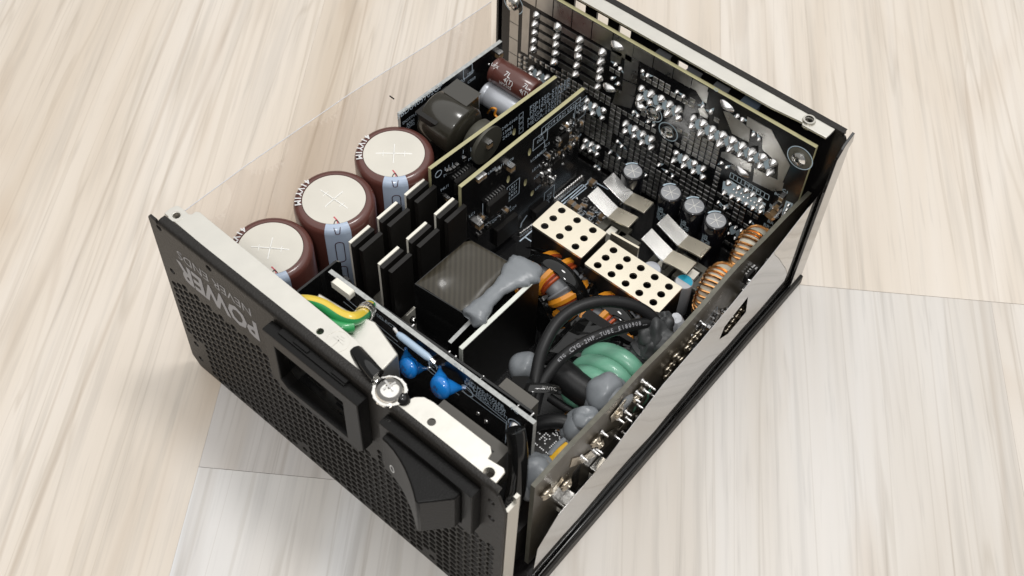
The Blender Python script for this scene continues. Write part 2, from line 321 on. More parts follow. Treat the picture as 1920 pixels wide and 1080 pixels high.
# ------------------------------------------------------------------ floor of printed laminate planks
AX = Vector((0.825, 0.565, 0)).normalized(); BX = Vector((-AX.y, AX.x, 0))
def plank_material():
    m = bpy.data.materials.new('pale_laminate'); m.use_nodes = True; nt = m.node_tree; b = nt.nodes['Principled BSDF']
    N = lambda t: nt.nodes.new(t); L = nt.links.new
    tc = N('ShaderNodeTexCoord'); at = N('ShaderNodeAttribute'); at.attribute_type = 'OBJECT'; at.attribute_name = 'tone'
    oi = N('ShaderNodeObjectInfo')
    ofs = N('ShaderNodeVectorMath'); ofs.operation = 'ADD'; sc = N('ShaderNodeVectorMath'); sc.operation = 'SCALE'
    cmb = N('ShaderNodeCombineXYZ'); L(oi.outputs['Random'], cmb.inputs[0]); L(oi.outputs['Random'], cmb.inputs[1])
    L(cmb.outputs[0], sc.inputs[0]); sc.inputs['Scale'].default_value = 7.0
    L(tc.outputs['Object'], ofs.inputs[0]); L(sc.outputs[0], ofs.inputs[1])
    def noise(scale, stretch, detail=4, dist=0.0, rough=0.55):
        mp = N('ShaderNodeMapping'); mp.inputs['Scale'].default_value = stretch; L(ofs.outputs[0], mp.inputs[0])
        n = N('ShaderNodeTexNoise'); n.inputs['Scale'].default_value = scale; n.inputs['Detail'].default_value = detail; n.inputs['Distortion'].default_value = dist; n.inputs['Roughness'].default_value = rough
        L(mp.outputs[0], n.inputs['Vector']); return n.outputs['Fac']
    def ramp(src, stops):
        r = N('ShaderNodeValToRGB'); e = r.color_ramp.elements
        e[0].position, e[0].color = stops[0][0], (*stops[0][1], 1); e[1].position, e[1].color = stops[-1][0], (*stops[-1][1], 1)
        for p, c in stops[1:-1]: k = e.new(p); k.color = (*c, 1)
        L(src, r.inputs[0]); return r.outputs[0]
    def mul(a, bb, f=1.0):
        x = N('ShaderNodeMix'); x.data_type = 'RGBA'; x.blend_type = 'MULTIPLY'; x.inputs[0].default_value = f
        L(a, x.inputs[6]); L(bb, x.inputs[7]); return x.outputs[2]
    g = lambda x: (x, x, x)
    warm = ramp(noise(14, (1, 0.10, 1), 3, 0.8), [(0.28, (0.84, 0.78, 0.71)), (0.46, (0.98, 0.96, 0.94)), (0.56, (1.03, 1.03, 1.04)), (0.74, (0.88, 0.83, 0.77))])
    fine = ramp(noise(190, (1, 0.03, 1), 4, 0.25), [(0.32, g(0.84)), (0.48, g(1.0)), (0.7, g(1.03))])
    streak = ramp(noise(420, (1, 0.016, 1), 3, 0.15, 0.6), [(0.33, (0.60, 0.57, 0.54)), (0.39, (0.86, 0.85, 0.83)), (0.46, g(1.0))])
    pore = ramp(noise(520, (1, 0.05, 1), 2), [(0.28, g(0.86)), (0.42, g(1.0))])
    blot = ramp(noise(9, (1, 0.35, 1), 3, 1.2), [(0.26, (0.84, 0.76, 0.68)), (0.40, g(1.0)), (0.8, g(1.0))])
    def contour(src, w, dark):
        s1 = N('ShaderNodeMath'); s1.operation = 'SUBTRACT'; s1.inputs[1].default_value = 0.5; L(src, s1.inputs[0])
        s2 = N('ShaderNodeMath'); s2.operation = 'ABSOLUTE'; L(s1.outputs[0], s2.inputs[0])
        return ramp(s2.outputs[0], [(0.0, dark), (w * .5, tuple((1 + 2 * x) / 3 for x in dark)), (w, g(1.0))])
    veins = contour(noise(30, (1, 0.028, 1), 2.5, 0.6, 0.5), 0.018, (0.80, 0.77, 0.74))
    veins2 = contour(noise(62, (1, 0.03, 1), 2.5, 0.4, 0.6), 0.014, (0.80, 0.78, 0.75))
    mask = ramp(noise(16, (1, 0.12, 1), 2), [(0.38, g(0.0)), (0.62, g(1.0))])
    mask2 = ramp(noise(24, (1, 0.10, 1), 2), [(0.42, g(0.0)), (0.70, g(0.45))])
    base = at.outputs['Color']
    def mulm(a, bb, fac):
        x = N('ShaderNodeMix'); x.data_type = 'RGBA'; x.blend_type = 'MULTIPLY'; L(fac, x.inputs[0]); L(a, x.inputs[6]); L(bb, x.inputs[7]); return x.outputs[2]
    c = mul(base, warm, 1.0); c = mul(c, fine, 0.8); c = mulm(c, streak, mask2); c = mul(c, pore, 0.6); c = mul(c, blot, 0.8); c = mulm(c, veins, mask); c = mul(c, veins2, 0.5)
    L(c, b.inputs['Base Color'])
    b.inputs['Roughness'].default_value = 0.42; b.inputs['Specular IOR Level'].default_value = 0.35
    bp = N('ShaderNodeBump'); bp.inputs['Strength'].default_value = 0.12; bp.inputs['Distance'].default_value = 0.0003
    L(noise(260, (1, 0.04, 1), 3), bp.inputs['Height']); L(bp.outputs[0], b.inputs['Normal'])
    return m
PLANKM = plank_material()
floor = empty('floor'); floor['kind'] = 'structure'
cells = [(-361, -175, -700, 240, (0.70, 0.635, 0.555)), (-361, -175, 240, 900, (0.68, 0.645, 0.60)), (-175, 11.2, -700, -260, (0.68, 0.65, 0.605)), (-175, 11.2, -260, 900, (0.72, 0.655, 0.575)),
    (11.2, 117, -700, -42, (0.75, 0.74, 0.725)), (11.2, 117, -42, 61.5, (0.63, 0.60, 0.57)), (117, 303.3, -700, 61.5, (0.655, 0.625, 0.585)), (303.3, 490, -700, 61.5, (0.70, 0.66, 0.61)),
    (11.2, 197.6, 61.5, 900, (0.70, 0.635, 0.555)), (197.6, 384, 61.5, 900, (0.72, 0.66, 0.585)), (384, 570, 61.5, 900, (0.68, 0.64, 0.59))]
for a0, a1, b0, b1, t in cells:
    a0 += 0.03; a1 -= 0.03; b0 += 0.1; b1 -= 0.1
    fr = Fr(AX * a0 + BX * b0, AX, BX)
    o = bpy.data.objects.new('plank', MB().box(LF, 0, a1 - a0, 0, b1 - b0, -8, 0).mesh('plank', PLANKM, smooth=False, local=True)); COL.objects.link(o); o.parent = floor
    o.matrix_local = Matrix.Translation(W(fr.o)) @ fr.mat().to_4x4()
    bv = o.modifiers.new('bevel', 'BEVEL'); bv.width = 0.00006; bv.segments = 1
    o['tone'] = t

# ------------------------------------------------------------------ the power supply
psu = empty('power_supply'); psu['label'] = 'opened black power supply with exposed circuit boards lying on pale planks'; psu['category'] = 'power supply'
# frame of the panel with the socket
FP = Fr((-1, 0.3, 0), (150, -2.6, 0), (0.9, 1.6, 86))
def hexholes():
    out = []; pit = 3.5; cw = pit * 0.866
    for i in range(-1, 52):
        for j in range(-1, 26):
            u = 3.2 + i * cw; v = 2.6 + j * pit + (pit / 2 if i % 2 else 0)
            if v < 2.2 or v > 56.5 or u < 2.6 or u > 146: continue
            if u < 9.5 and v < 20.5: continue
            if u > 142 and v < 6: continue
            if 54.5 < u < 98.5 and v > 46: continue
            if 96 < u < 104 and v > 54: continue
            if u >= 104 and v > (50 if u < 140 else 51): continue
            if (u - 121) ** 2 + (v - 4.7) ** 2 < 12 or (u - 60) ** 2 + (v - 5) ** 2 < 12: continue
            if u < 7 and v > 54: continue
            out.append(circ(u, v, 1.66, 6))
    return out
screw_holes = [(4.5, 83.0), (28.0, 82.6), (4.4, 60), (5.2, 17), (5.3, 7.2), (145.1, 78.6), (145.4, 68.6), (121, 4.7), (60, 5)]
mb = MB()
ol = [(0, 5), (3.5, 0.6), (147, 0.6), (150, 3), (150, 78), (147.5, 84.2), (4, 84.2), (3.2, 85.6), (0.3, 85.6), (-0.3, 84.6)]
sock = [(59.5, 54.5), (94, 54.5), (94, 80.5), (59.5, 80.5)]; swh = [(108, 60), (138.5, 60), (138.5, 80.5), (108, 80.5)]
mb.plate(FP, ol, hexholes() + [circ(x, y, 1.35, 14) for x, y in screw_holes] + [sock, swh], -1.0, 0.0, bevel=0.06)
# rolled top edge
prof = [(-1.0, 84.0), (0.0, 84.2)] + [(-1.6 + 1.6 * math.cos(t), 84.5 + 1.6 * math.sin(t)) for t in (0.2, 0.5, 0.8, 1.1, 1.4, 1.57)] + [(-4.4, 86.1), (-4.4, 85.1), (-1.6, 85.1), (-1.0, 84.5)]
for a0, a1 in ((4.2, 97.0), (97.0, 104.0), (104.0, 146.8)):
    lim = -3.4 if a1 < 100 else -2.3; pr = [(max(p[0], lim), p[1]) for p in prof]
    vs = [FP.at(a, v, n) for a in (a0, a1) for n, v in pr]; k = len(pr)
    mb.add(vs, [tuple(range(k)), tuple(range(k, 2 * k))[::-1]] + [(i, (i + 1) % k, (i + 1) % k + k, i + k) for i in range(k)])
panel = mb.build('front_panel', POWDER, psu, label='black steel panel with hexagonal vent mesh, socket and switch')
mb = MB(); lf = FP.rot(180)
txf = Fr(FP.at(29.0, 66.8), -FP.u, -FP.v)
mb.text(txf, 'POWER', 13.6, 0, 0, 0.07, bold=0.035, sx=0.80); mb.text(Fr(FP.at(28.8, 75.9), -FP.u, -FP.v), 'NEVER ENDS', 6.0, 0, 0, 0.07, sx=1.02)
mb.build('lettering', PRINT, panel, label='grey lettering printed upside down', smooth=False)
# bare steel flange folded back from the panel
ZF = 85.6
def fz(pts, z=ZF): return [tuple(U(x, y, z=z)[:2]) for x, y in pts]
ol = fz([(309, 400), (319, 391), (330, 386), (336, 387), (345, 394), (354, 402), (360, 402), (367, 397), (374, 398), (429, 443), (670, 640), (677, 648), (675, 658), (664, 669), (700, 697), (745, 738), (762, 752), (778, 745), (795, 745), (812, 754), (919, 837), (921, 849), (914, 860), (944, 878), (946, 885), (921, 914), (831, 849), (750, 786), (742, 767), (657, 690), (560, 610), (377, 457), (338, 424)])
XY = Fr((0, 0, 0), (1, 0, 0), (0, 1, 0))
def behind_fold(p):
    q = Vector((p[0], p[1], ZF)); k = (q - FP.o).dot(FP.n); lim = -3.0 if (q - FP.o).dot(FP.u) < 97 else -1.9
    q = q - FP.n * max(0, k - lim); return (q.x, q.y)
ol = [behind_fold(p) for p in ol]
hl = []
for (x, y, r) in ((331, 404, 1.35), (600, 621, 1.25), (809, 791, 1.35), (917, 886, 1.75)):
    p = U(x, y, z=ZF); hl.append(circ(p.x, p.y, r, 18))
flange = MB().plate(XY, ol, hl, ZF - 0.9, ZF, bevel=0.08).build('mounting_flange', STEEL, panel, label='bare steel flange along the socket panel')
for (x, y, r) in ((331, 404, 1.35), (917, 886, 1.75)):
    p = U(x, y, z=ZF); MB().lathe(Fr(p, (1, 0, 0), (0, 1, 0)), [(r, -3.0), (r, -0.6), (r + 0.3, 0.05), (r + 1.2, 0.06), (r + 1.2, -0.2)], 20).build('threaded_collar', STEEL, panel)
p = U(633, 640, z=ZF); f0 = Fr(p, FP.u, FP.u.cross(Vector((0, 0, -1)))); mb = MB()
mb.plate(f0, circ(0, 0, 3.8, 30), [circ(0, 0, 3.5, 30)], 0.0, 0.10)
mb.line(f0, [(-2, 0.4), (2, 0.4)], 0.35, 0.08); mb.line(f0, [(-1.3, 1.3), (1.3, 1.3)], 0.35, 0.08); mb.line(f0, [(0, 0.4), (0, -2.4)], 0.35, 0.08); mb.line(f0, [(-.6, 2.1), (.6, 2.1)], 0.35, 0.08)
mb.build('earth_symbol', STEEL, panel)
# the cut steel edge at the panel's end and its base plate
mb = MB(); mb.box(FP, 149.2, 150.4, 1, 77.5, -6.2, -1.05); mb.box(FP, 149.2, 150.4, 77.5, 80.5, -6.2, -4.6)
mb.build('panel_return', STEEL_EDGE, panel)
mb = MB(); mb.wbox(0.2, 152.2, 1.8, 179.4, 0.3, 1.3); mb.wbox(0.2, 1.2, 1.8, 179.4, 1.3, 6.0)
mb.build('base_plate', BLACKCOAT, psu, bevel=0.2)
mb = MB(); n = 60; prev = None; vs = []; fs = []
for i in range(n + 1):
    y = 3 + (180.6 - 3) * i / n
    dx = 0.35 * math.sin(i * 0.5) * (1 if 12 < i < 48 else 0.3); h = 4.4 + 0.25 * math.sin(i * 0.83)
    vs += [Vector((153.1, y, 0.3)), Vector((153.0, y, h)), Vector((152.2 + dx * .3, y, h + 0.5)), Vector((151.4, y, h)), Vector((151.5, y, 0.9))]
for i in range(n):
    for k in range(5): fs.append((i * 5 + k, i * 5 + (k + 1) % 5, i * 5 + 5 + (k + 1) % 5, i * 5 + 5 + k))
fs += [(0, 1, 2, 3, 4), tuple(n * 5 + k for k in range(5))[::-1]]
mb.add(vs, fs).build('base_lip', POWDER, psu)
for x, y in ((12, 60), (12, 160), (138, 60), (138, 160)): MB().lathe(Fr((x, y, 1.3), (1, 0, 0), (0, 1, 0)), [(0, 0), (2.5, 0), (2.5, 5.1), (0, 5.1)], 6).build('standoff', BRASS, psu)
# ---------------- mains socket
inlet = empty('mains_inlet', psu, 'recessed black mains socket with three tinned pins')
oo = [(61.5, 53.2), (94.5, 53.2), (97.0, 55.7), (97.0, 82.2), (57.6, 82.2), (57.6, 57.2)]
io = [(64.2, 56.0), (91.2, 56.0), (91.2, 77.8), (61.2, 77.8), (61.2, 58.6)]
MB().plate(FP, oo, [io], 0.03, 4.5, bevel=0.45).build('rim', PLASTIC, inlet)
mb = MB(); D = -12
for (p, q) in zip(io, io[1:] + io[:1]): mb.add([FP.at(*p, 4.0), FP.at(*q, 4.0), FP.at(*q, D), FP.at(*p, D)], [(0, 1, 2, 3)])
mb.add([FP.at(*p, D) for p in io], [tuple(range(5))]); mb.build('socket_well', GLOSSY, inlet, recalc=False)
mb = MB(); mb.box(FP, 62, 90, 82.3, 83.3, 0.05, 2.4); mb.box(FP, 68, 74, 83.3, 83.8, 0.6, 1.8); mb.box(FP, 84, 90, 83.3, 83.8, 0.6, 1.8); mb.build('clip', PLASTIC, inlet, bevel=0.1)
for a, b in ((69.5, 64.5), (82.5, 64.5), (76, 71)):
    MB().box(FP, a - 1, a + 1, b - 2.4, b + 2.4, D, -5).build('pin', BRASS, inlet, bevel=0.4)
for a in (66.5, 78.5): MB().box(FP, a, a + 5.5, 57.2, 58.0, -3, -2.2).build('latch_bump', PLASTIC, inlet)
# inlet's metal shell behind the panel
mb = MB(); shp = [tuple(U(x, y, z=78.6)[:2]) for x, y in [(598, 549), (650, 580), (704, 603), (747, 664), (712, 700), (640, 676), (560, 612)]]
MB().prism(XY, shp, 50, 78.6).build('shell', STEEL, inlet, bevel=.5)
# ---------------- rocker switch
sw = empty('rocker_switch', psu, 'black rocker switch with a ring mark, tilted out')
so = [(106.0, 58.6), (141.0, 58.6), (141.0, 82.0), (106.0, 82.0)]; si = [(108.3, 60.8), (138.0, 60.8), (138.0, 80.4), (108.3, 80.4)]
MB().plate(FP, so, [si], 0.03, 4.2, bevel=0.35).build('frame', PLASTIC, sw)
pr = [(108.7, 6.3), (111, 6.4), (114, 6.9), (117.5, 7.9), (121.0, 9.3), (124.5, 11.1), (127.5, 12.9), (129.6, 14.4), (130.6, 14.3), (137.3, 6.6), (137.6, 1), (108.5, 1)]
RF = Fr(FP.o, FP.u, FP.n)     # u, n plane; its normal points down the panel
MB().prism(RF, pr, -79.9, -61.3).build('rocker', PLASTIC, sw, bevel=0.5, angle=25)
q = Fr(FP.at(112.6, 66.4, 6.62), FP.u + FP.n * 0.16, FP.v)
MB().plate(q, [(1.1 * x, 1.9 * y) for x, y in circ(0, 0, 1, 20)], [[(0.75 * x, 1.5 * y) for x, y in circ(0, 0, 1, 20)]], 0.0, 0.12).build('ring_mark', WHITEP, sw)
MB().box(FP, 130, 134, 57.2, 60, 0.1, 2.6).build('clip', PLASTIC, sw, bevel=0.2)
p0 = U(935, 830, z=62); f0 = Fr((106, 1.0, 40), (1, -0.03, 0), (0, 0, 1))
mb = MB(); mb.wbox(106, 132.5, 2.0, 22, 44, 63); body = mb.build('switch_body', GREYBOX, sw, bevel=0.5)
tf = Fr((119, 17.6, 63.05), (-1, 0.02, 0), (0, -1, 0)); mb = MB(); mb.text(tf, '20A 125VAC 3/4HP', 2.6, 0, 0, 0.05, sx=1.0); mb.build('switch_print', EPOXY, sw, smooth=False)
# ---------------- earth screw and lug
sc = empty('earth_screw', psu, 'shiny round-headed screw clamping the black earth lead')
p = U(730, 726, z=88.5); f0 = Fr((p.x, p.y, ZF + 0.05), (1, 0, 0), (0, 1, 0))
mb = MB(); mb.lathe(f0, [(1.8, 0), (5.1, 0), (5.1, 0.8), (1.8, 0.8)], 28)
for i in range(16):
    t = 2 * math.pi * i / 16; mb.box(Fr(f0.at(5.0 * math.cos(t), 5.0 * math.sin(t), 0.5), (math.cos(t), math.sin(t), 0.3), (-math.sin(t), math.cos(t), 0)), -0.4, 0.3, -0.3, 0.3, -0.3, 0.2)
mb.build('star_washer', NICKEL, sc)
def cross_recess(fr, w, l, d): return [(-l, -w), (-w, -w), (-w, -l), (w, -l), (w, -w), (l, -w), (l, w), (w, w), (w, l), (-w, l), (-w, w), (-l, w)]
mb = MB(); mb.lathe(f0, [(0, 2.7), (0.9, 2.7), (1.1, 3.6), (2.8, 3.1), (3.9, 2.2), (4.4, 1.1), (4.4, 0.8), (0, 0.8)], 28); mb.build('screw_head', NICKEL, sc, angle=60)
mb = MB(); mb.line(f0, [(-1.8, 0.5), (1.8, -0.5)], 0.6, 3.62); mb.line(f0, [(0.5, 1.8), (-0.5, -1.8)], 0.6, 3.63); mb.build('cross_recess', DULLTIN, sc)
mb = MB(); mb.tube(smooth_path([U(668, 662, z=84.0), U(688, 684, z=86.5), U(700, 698, z=87), U(708, 706, z=86.9)]), 2.5, 12); mb.tube(smooth_path([U(752, 743, z=86.2), U(757, 751, z=85.5), U(760, 757, z=83), U(761, 762, z=78)]), 2.0, 12)
mb.build('lead_sleeve', GLOSSY, sc)
# ------------------------------------------------------------------ main board
ZB = 8.0
mb = MB(); mb.box(Fr((4, 36, 0), (1, 0, 0), (0, 1, 0)), 0, 140.5, 0, 133, ZB - 1.6, ZB, 0, 1)
mainb = mb.build('main_board', [PCB, FR4], psu)
MZ = Fr((0, 0, ZB), (1, 0, 0), (0, 1, 0))
def mz(x, y): return tuple(U(x, y, z=ZB)[:2])
mb = MB()
mb.line(MZ, [mz(975, 452), mz(1100, 345)], 0.5); mb.line(MZ, [mz(1000, 455), mz(985, 445)], 0.5); mb.line(MZ, [mz(1053, 378), mz(1092, 346), mz(1100, 352), mz(1062, 382)], 0.45); mb.line(MZ, [mz(1110, 338), mz(1140, 355)], 0.45)
mb.line(MZ, [mz(1278, 575), mz(1292, 560)], 0.5)
for x, y, t in ((1115, 348, 'C34'), (1094, 400, 'R71'), (1110, 408, 'C12'), (1120, 396, 'Q9'), (1098, 414, 'R8')):
    a, b = mz(x, y); mb.text(MZ.moved(a, b).rot(90), t, 2.0)
mb.build('silkscreen', SILK, mainb, smooth=False)
MAINJ = [(1100 + (k * 37) % 48 - 18, 372 + (k * 23) % 52) for k in range(34)]
# ------------------------------------------------------------------ chip parts shared by all boards
def chipmesh(name, l, w, h, body):
    mb = MB(); mb.box(LF, -l / 2 + l * .22, l / 2 - l * .22, -w / 2, w / 2, 0, h, 0)
    mb.box(LF, -l / 2, -l / 2 + l * .22, -w / 2 - .02, w / 2 + .02, 0, h + .02, 1); mb.box(LF, l / 2 - l * .22, l / 2, -w / 2 - .02, w / 2 + .02, 0, h + .02, 1)
    return mb.mesh(name, [body, TIN], local=True, smooth=False)
CH_C = chipmesh('chip_capacitor', 2.2, 1.3, 1.2, CHIPCAP); CH_R = chipmesh('chip_resistor', 2.0, 1.2, 0.6, EPOXY); CH_B = chipmesh('large_chip_capacitor', 3.4, 2.4, 2.2, CHIPCAP)
def icmesh(name, l, w, h, n, pl=1.2):
    mb = MB(); mb.box(LF, -l / 2, l / 2, -w / 2, w / 2, 0.2, h, 0)
    for i in range(n):
        a = -l / 2 + l * (i + .5) / n
        for s in (-1, 1):
            mb.box(LF, a - .22, a + .22, min(s * w / 2, s * (w / 2 + pl)), max(s * w / 2, s * (w / 2 + pl)), 0.05 if pl > 0 else 0, 0.75, 1)
    return mb.mesh(name, [EPOXY, TIN], local=True, smooth=False)
IC_L = icmesh('driver_chip', 10.2, 7.0, 2.3, 8, 1.5); IC_S = icmesh('small_chip', 4.9, 3.9, 1.5, 4, 1.1); IC_T = icmesh('transistor_chip', 2.8, 1.5, 1.0, 2, 0.7)
def conemesh(name, r, h, seg=14):
    return MB().lathe(LF, [(r, 0), (r * .97, h * .12), (r * .70, h * .48), (r * .36, h * .82), (r * .16, h * .97), (0, h)], seg).mesh(name, TIN, local=True, angle=80, recalc=True)
CONE = conemesh('solder_joint', 1.55, 2.3); CONE_S = conemesh('small_solder_joint', 1.0, 1.5, 12); CONE_T = conemesh('solder_dot', 0.6, 0.6, 8)
CONE_W = MB().blob((0, 0, .5), (2.0, 1.7, 1.5), seed=4, amp=.3, freq=2.2, seg=16, rings=10).mesh('solder_mound', WARMTIN, local=True, angle=60)
STICK = MB().lathe(LF, [(0.9, 0), (0.7, 0.5), (0.42, 0.9), (0.40, 2.6), (0, 2.7)], 10).mesh('solder_pin', TIN, local=True, angle=50)
for k, (x, y) in enumerate(MAINJ):
    a, b = mz(x, y); inst(*(('chip_resistor', CH_R) if k % 3 else ('chip_capacitor', CH_C) if k % 2 else ('solder_dot', CONE_T)), mainb, MZ, a, b, 0, 90 * (k % 2))
for x, y in ((1110, 346), (1070, 385), (1082, 394), (1128, 410)): a, b = mz(x, y); inst('large_chip_capacitor', CH_B, mainb, MZ, a, b, 0, 0)
# ------------------------------------------------------------------ three large capacitors
def big_cap(cx, cy, label, spin):
    t = empty('capacitor', psu, label); R = 14.5; top = 58.0
    f = Fr((cx, cy, 0), (1, 0, 0), (0, 1, 0))
    prof = [(R - 1, ZB + .3), (R, ZB + 1.5), (R, top - 2.6), (R - .25, top - 1.5), (R - .9, top - .6), (R - 1.9, top - .1), (R - 2.6, top + .05), (11.4, top - .05), (11.2, top - .5), (11.2, ZB + .3)]
    MB().lathe(f, prof, 72).build('sleeve', CAPBROWN, t, angle=50)
    MB().lathe(f, [(11.2, top - .4), (11.15, top - .14), (10.9, top - .12), (0, top - .2)], 64).build('vent_disc', CREAM, t)
    mb = MB(); ft = Fr((cx, cy, top - .12), (math.cos(spin), math.sin(spin), 0), (-math.sin(spin), math.cos(spin), 0))
    def rid(p, q, w=.28):
        P = ft.at(*p); Q = ft.at(*q); mb.tube([P.lerp(Q, k / 6) + Vector((0, 0, -.1 if k in (0, 6) else .04)) for k in range(7)], w, 6, flat=.6)
    rid((-6.6, 0), (6.6, 0)); rid((0, -4.6), (0, 4.6)); rid((-3.9, -1.3), (-3.9, 1.3), .2); rid((3.9, -1.3), (3.9, 1.3), .2)
    mb.build('score_line', SCORE, t)
    # pale band down the side facing the camera side
    az = math.atan2(CAMP.y - cy, CAMP.x - cx) - 0.03; half = 4.7 / R; vs = []; fs = []
    pr = [(10.75 + .6, top + .0), (R - 2.6, top + .16), (R - 1.9, top + .0), (R - .9 + .08, top - .52), (R - .25 + .09, top - 1.45), (R + .07, top - 2.6), (R + .07, ZB + 2)]
    K = 10
    for i, (r, h) in enumerate(pr):
        for k in range(K + 1):
            a = az + half * (2 * k / K - 1); vs.append(Vector((cx + r * math.cos(a), cy + r * math.sin(a), h)))
    for i in range(len(pr) - 1):
        for k in range(K): fs.append((i * (K + 1) + k, i * (K + 1) + k + 1, (i + 1) * (K + 1) + k + 1, (i + 1) * (K + 1) + k))
    band = MB().add(vs, fs).build('band', BAND, t, angle=60, label='pale blue stripe with minus marks')
    # minus marks: stadium outlines wrapped on the cylinder
    mb = MB()
    def wrap(pts, w):
        P = []
        for (a, h) in pts:
            rr = R + .16; z = h
            if h > top - 1.2: rr = R - .9 - (h - (top - 1.2)) * 1.6 + .15; z = top - .35 + min(.45, (h - top + 1.2) * .18)
            ang = az + a / R; P.append(Vector((cx + rr * math.cos(ang), cy + rr * math.sin(ang), z)))
        mb.tube(P, w, 5, closed=True, flat=1)
    for hc, hl in ((top - 12.0, 4.2), (top - 26, 4.2), (top - 40, 4.2)):
        st = [(1.5 * math.cos(x), hc + hl + 1.5 * math.sin(x)) for x in [math.pi * k / 8 for k in range(9)]] + [(-1.5 * math.cos(x), hc - hl - 1.5 * math.sin(x)) for x in [math.pi * k / 8 for k in range(9)]]
        wrap(st, .17)
    wrap([(1.3 * math.cos(x), top - .2 + 1.5 * math.sin(x)) for x in [2 * math.pi * k / 18 for k in range(18)]], .16)
    mb.build('minus_mark', MAROON, t)
    mb = MB(); rr = 11.0; dv = Vector((math.cos(az), math.sin(az), 0)); fr = Fr(Vector((cx, cy, top - .1)), dv, Vector((-dv.y, dv.x, 0)))
    mb.line(fr, [(8.2, -.6), (9.6, .2)], .5, .05); mb.line(fr, [(9.6, .2), (11.0, .4)], .35, .05); mb.build('marker_stroke', REDMARK, t)
    # code printed round the rim
    mb = MB(); base = math.radians(206) ; 
    for i, ch in enumerate('41VY1M'):
        a = base + (i - 2.5) * 0.165; f2 = Fr((cx + 12.75 * math.cos(a), cy + 12.75 * math.sin(a), top + .07), (-math.sin(a), math.cos(a), 0), (-math.cos(a), -math.sin(a), 0))
        mb.text(f2, ch, 3.1, 0, 0, .08, bold=.03)
    mb.build('code_print', WHITEP, t, smooth=False)
    return t
big_cap(22.0, 89.3, 'large brown capacitor beside the transformer daughter board', 0.70)
big_cap(20.7, 59.8, 'large brown capacitor between two others', 0.02)
big_cap(19.5, 30.2, 'large brown capacitor against the socket panel', 0.62)
# ------------------------------------------------------------------ power transistors on ceramic pads
def transistor(x, y0, rx):
    t = empty('power_transistor', psu, rx)
    w = 10.3; h = 55.0
    MB().wbox(x - .2, x + .9, y0 + .2, y0 + w - .2, 22, h + .15).build('ceramic_pad', CERAMIC, t, bevel=.12)
    MB().wbox(x + .95, x + 2.7, y0, y0 + w, 22, h - .3).build('heat_plate', EPOXY, t, bevel=.15)
    MB().wbox(x + 4.0, x + 5.7, y0 + .9, y0 + w + .9, 24, h - 1.0).build('case', EPOXY, t, bevel=.2)
    mb = MB(); mb.lathe(axis_frame((x + 2.65, y0 + w / 2, 34), (1, 0, 0)), [(0, 1.5), (2.2, 1.5), (2.2, 0), (0, 0)], 14); mb.build('clamp', EPOXY, t)
    for k in (-3, 0, 3): MB().wbox(x + 2.4, x + 3.1, y0 + w / 2 + k - .5, y0 + w / 2 + k + .5, ZB, 24).build('lead', TIN, t)
for i, y in enumerate((50.6, 64.7, 78.9)):
    transistor(36.3, y, 'black power transistor in the row beside the brown capacitors')
for i, y in enumerate((50.4, 64.7, 79.2)):
    transistor(50.3, y, 'black power transistor in the row beside the taped transformer')
for (px, py) in ((702, 535), (762, 578)):
    p = U(px, py, z=22); MB().wbox(p.x - 2.4, p.x + 2.4, p.y - 2.4, p.y + 2.4, ZB, 22).build('lead_block', CERAMIC, psu, bevel=.6, label='white lead block below the transistors')
for (px, py) in ((703, 520), (760, 555), (775, 600)):
    p = U(px, py, z=24); MB().blob(p, (1.6, 1.6, 1.2), seed=int(px), amp=.2).build('solder_lump', NICKEL, psu)
# ------------------------------------------------------------------ vertical daughter boards
def vboard(name, pA, pB, ztop, zbot, holes_px, label, edge=FR4, th=1.5):
    A = U(*pA, z=ztop); B = U(*pB, z=ztop); d = B - A; L = d.length
    fr = Fr((A.x, A.y, zbot), d, (0, 0, 1))
    H = ztop - zbot; hl = []
    for (x, y, rx, ry, rot) in holes_px:
        a, b = fr.hit(x, y); c, s = math.cos(rot), math.sin(rot)
        hl.append([(a + rx * math.cos(q) * c - ry * math.sin(q) * s, b + rx * math.cos(q) * s + ry * math.sin(q) * c) for q in [2 * math.pi * k / 16 for k in range(16)]])
    o = MB().plate(fr, [(0, 0), (L, 0), (L, H), (0, H)], hl, -th, 0, side=1).build(name, [PCB, edge], psu, label=label)
    return o, fr, L, H
b1, F1, L1, H1 = vboard('control_board', (808, 318), (1045, 145), 61, ZB, [(908, 295, .9, 2.0, 0), (964, 247, .9, 1.9, .0)], 'upright black control board carrying the model name list')
b2, F2, L2, H2 = vboard('driver_board', (865, 352), (1097, 167), 61, ZB, [(953, 336, .9, 2.0, .0), (985, 342, .9, 2.0, .0), (993, 285, .9, 2.0, .0), (998, 362, 1.0, 1.6, 0)], 'upright black driver board crowded with small chips')
b3, F3, L3, H3 = vboard('standby_board', (750, 215), (942, 78), 61.5, ZB, [], 'upright black board carrying a small transformer and brown capacitor', edge=FR4GREY)
def put(board, fr, me, px, py, deg=0, c=0, nm=None):
    a, b = fr.hit(px, py, c); return inst(nm or me.name, me, board, fr, a, b, c, deg)
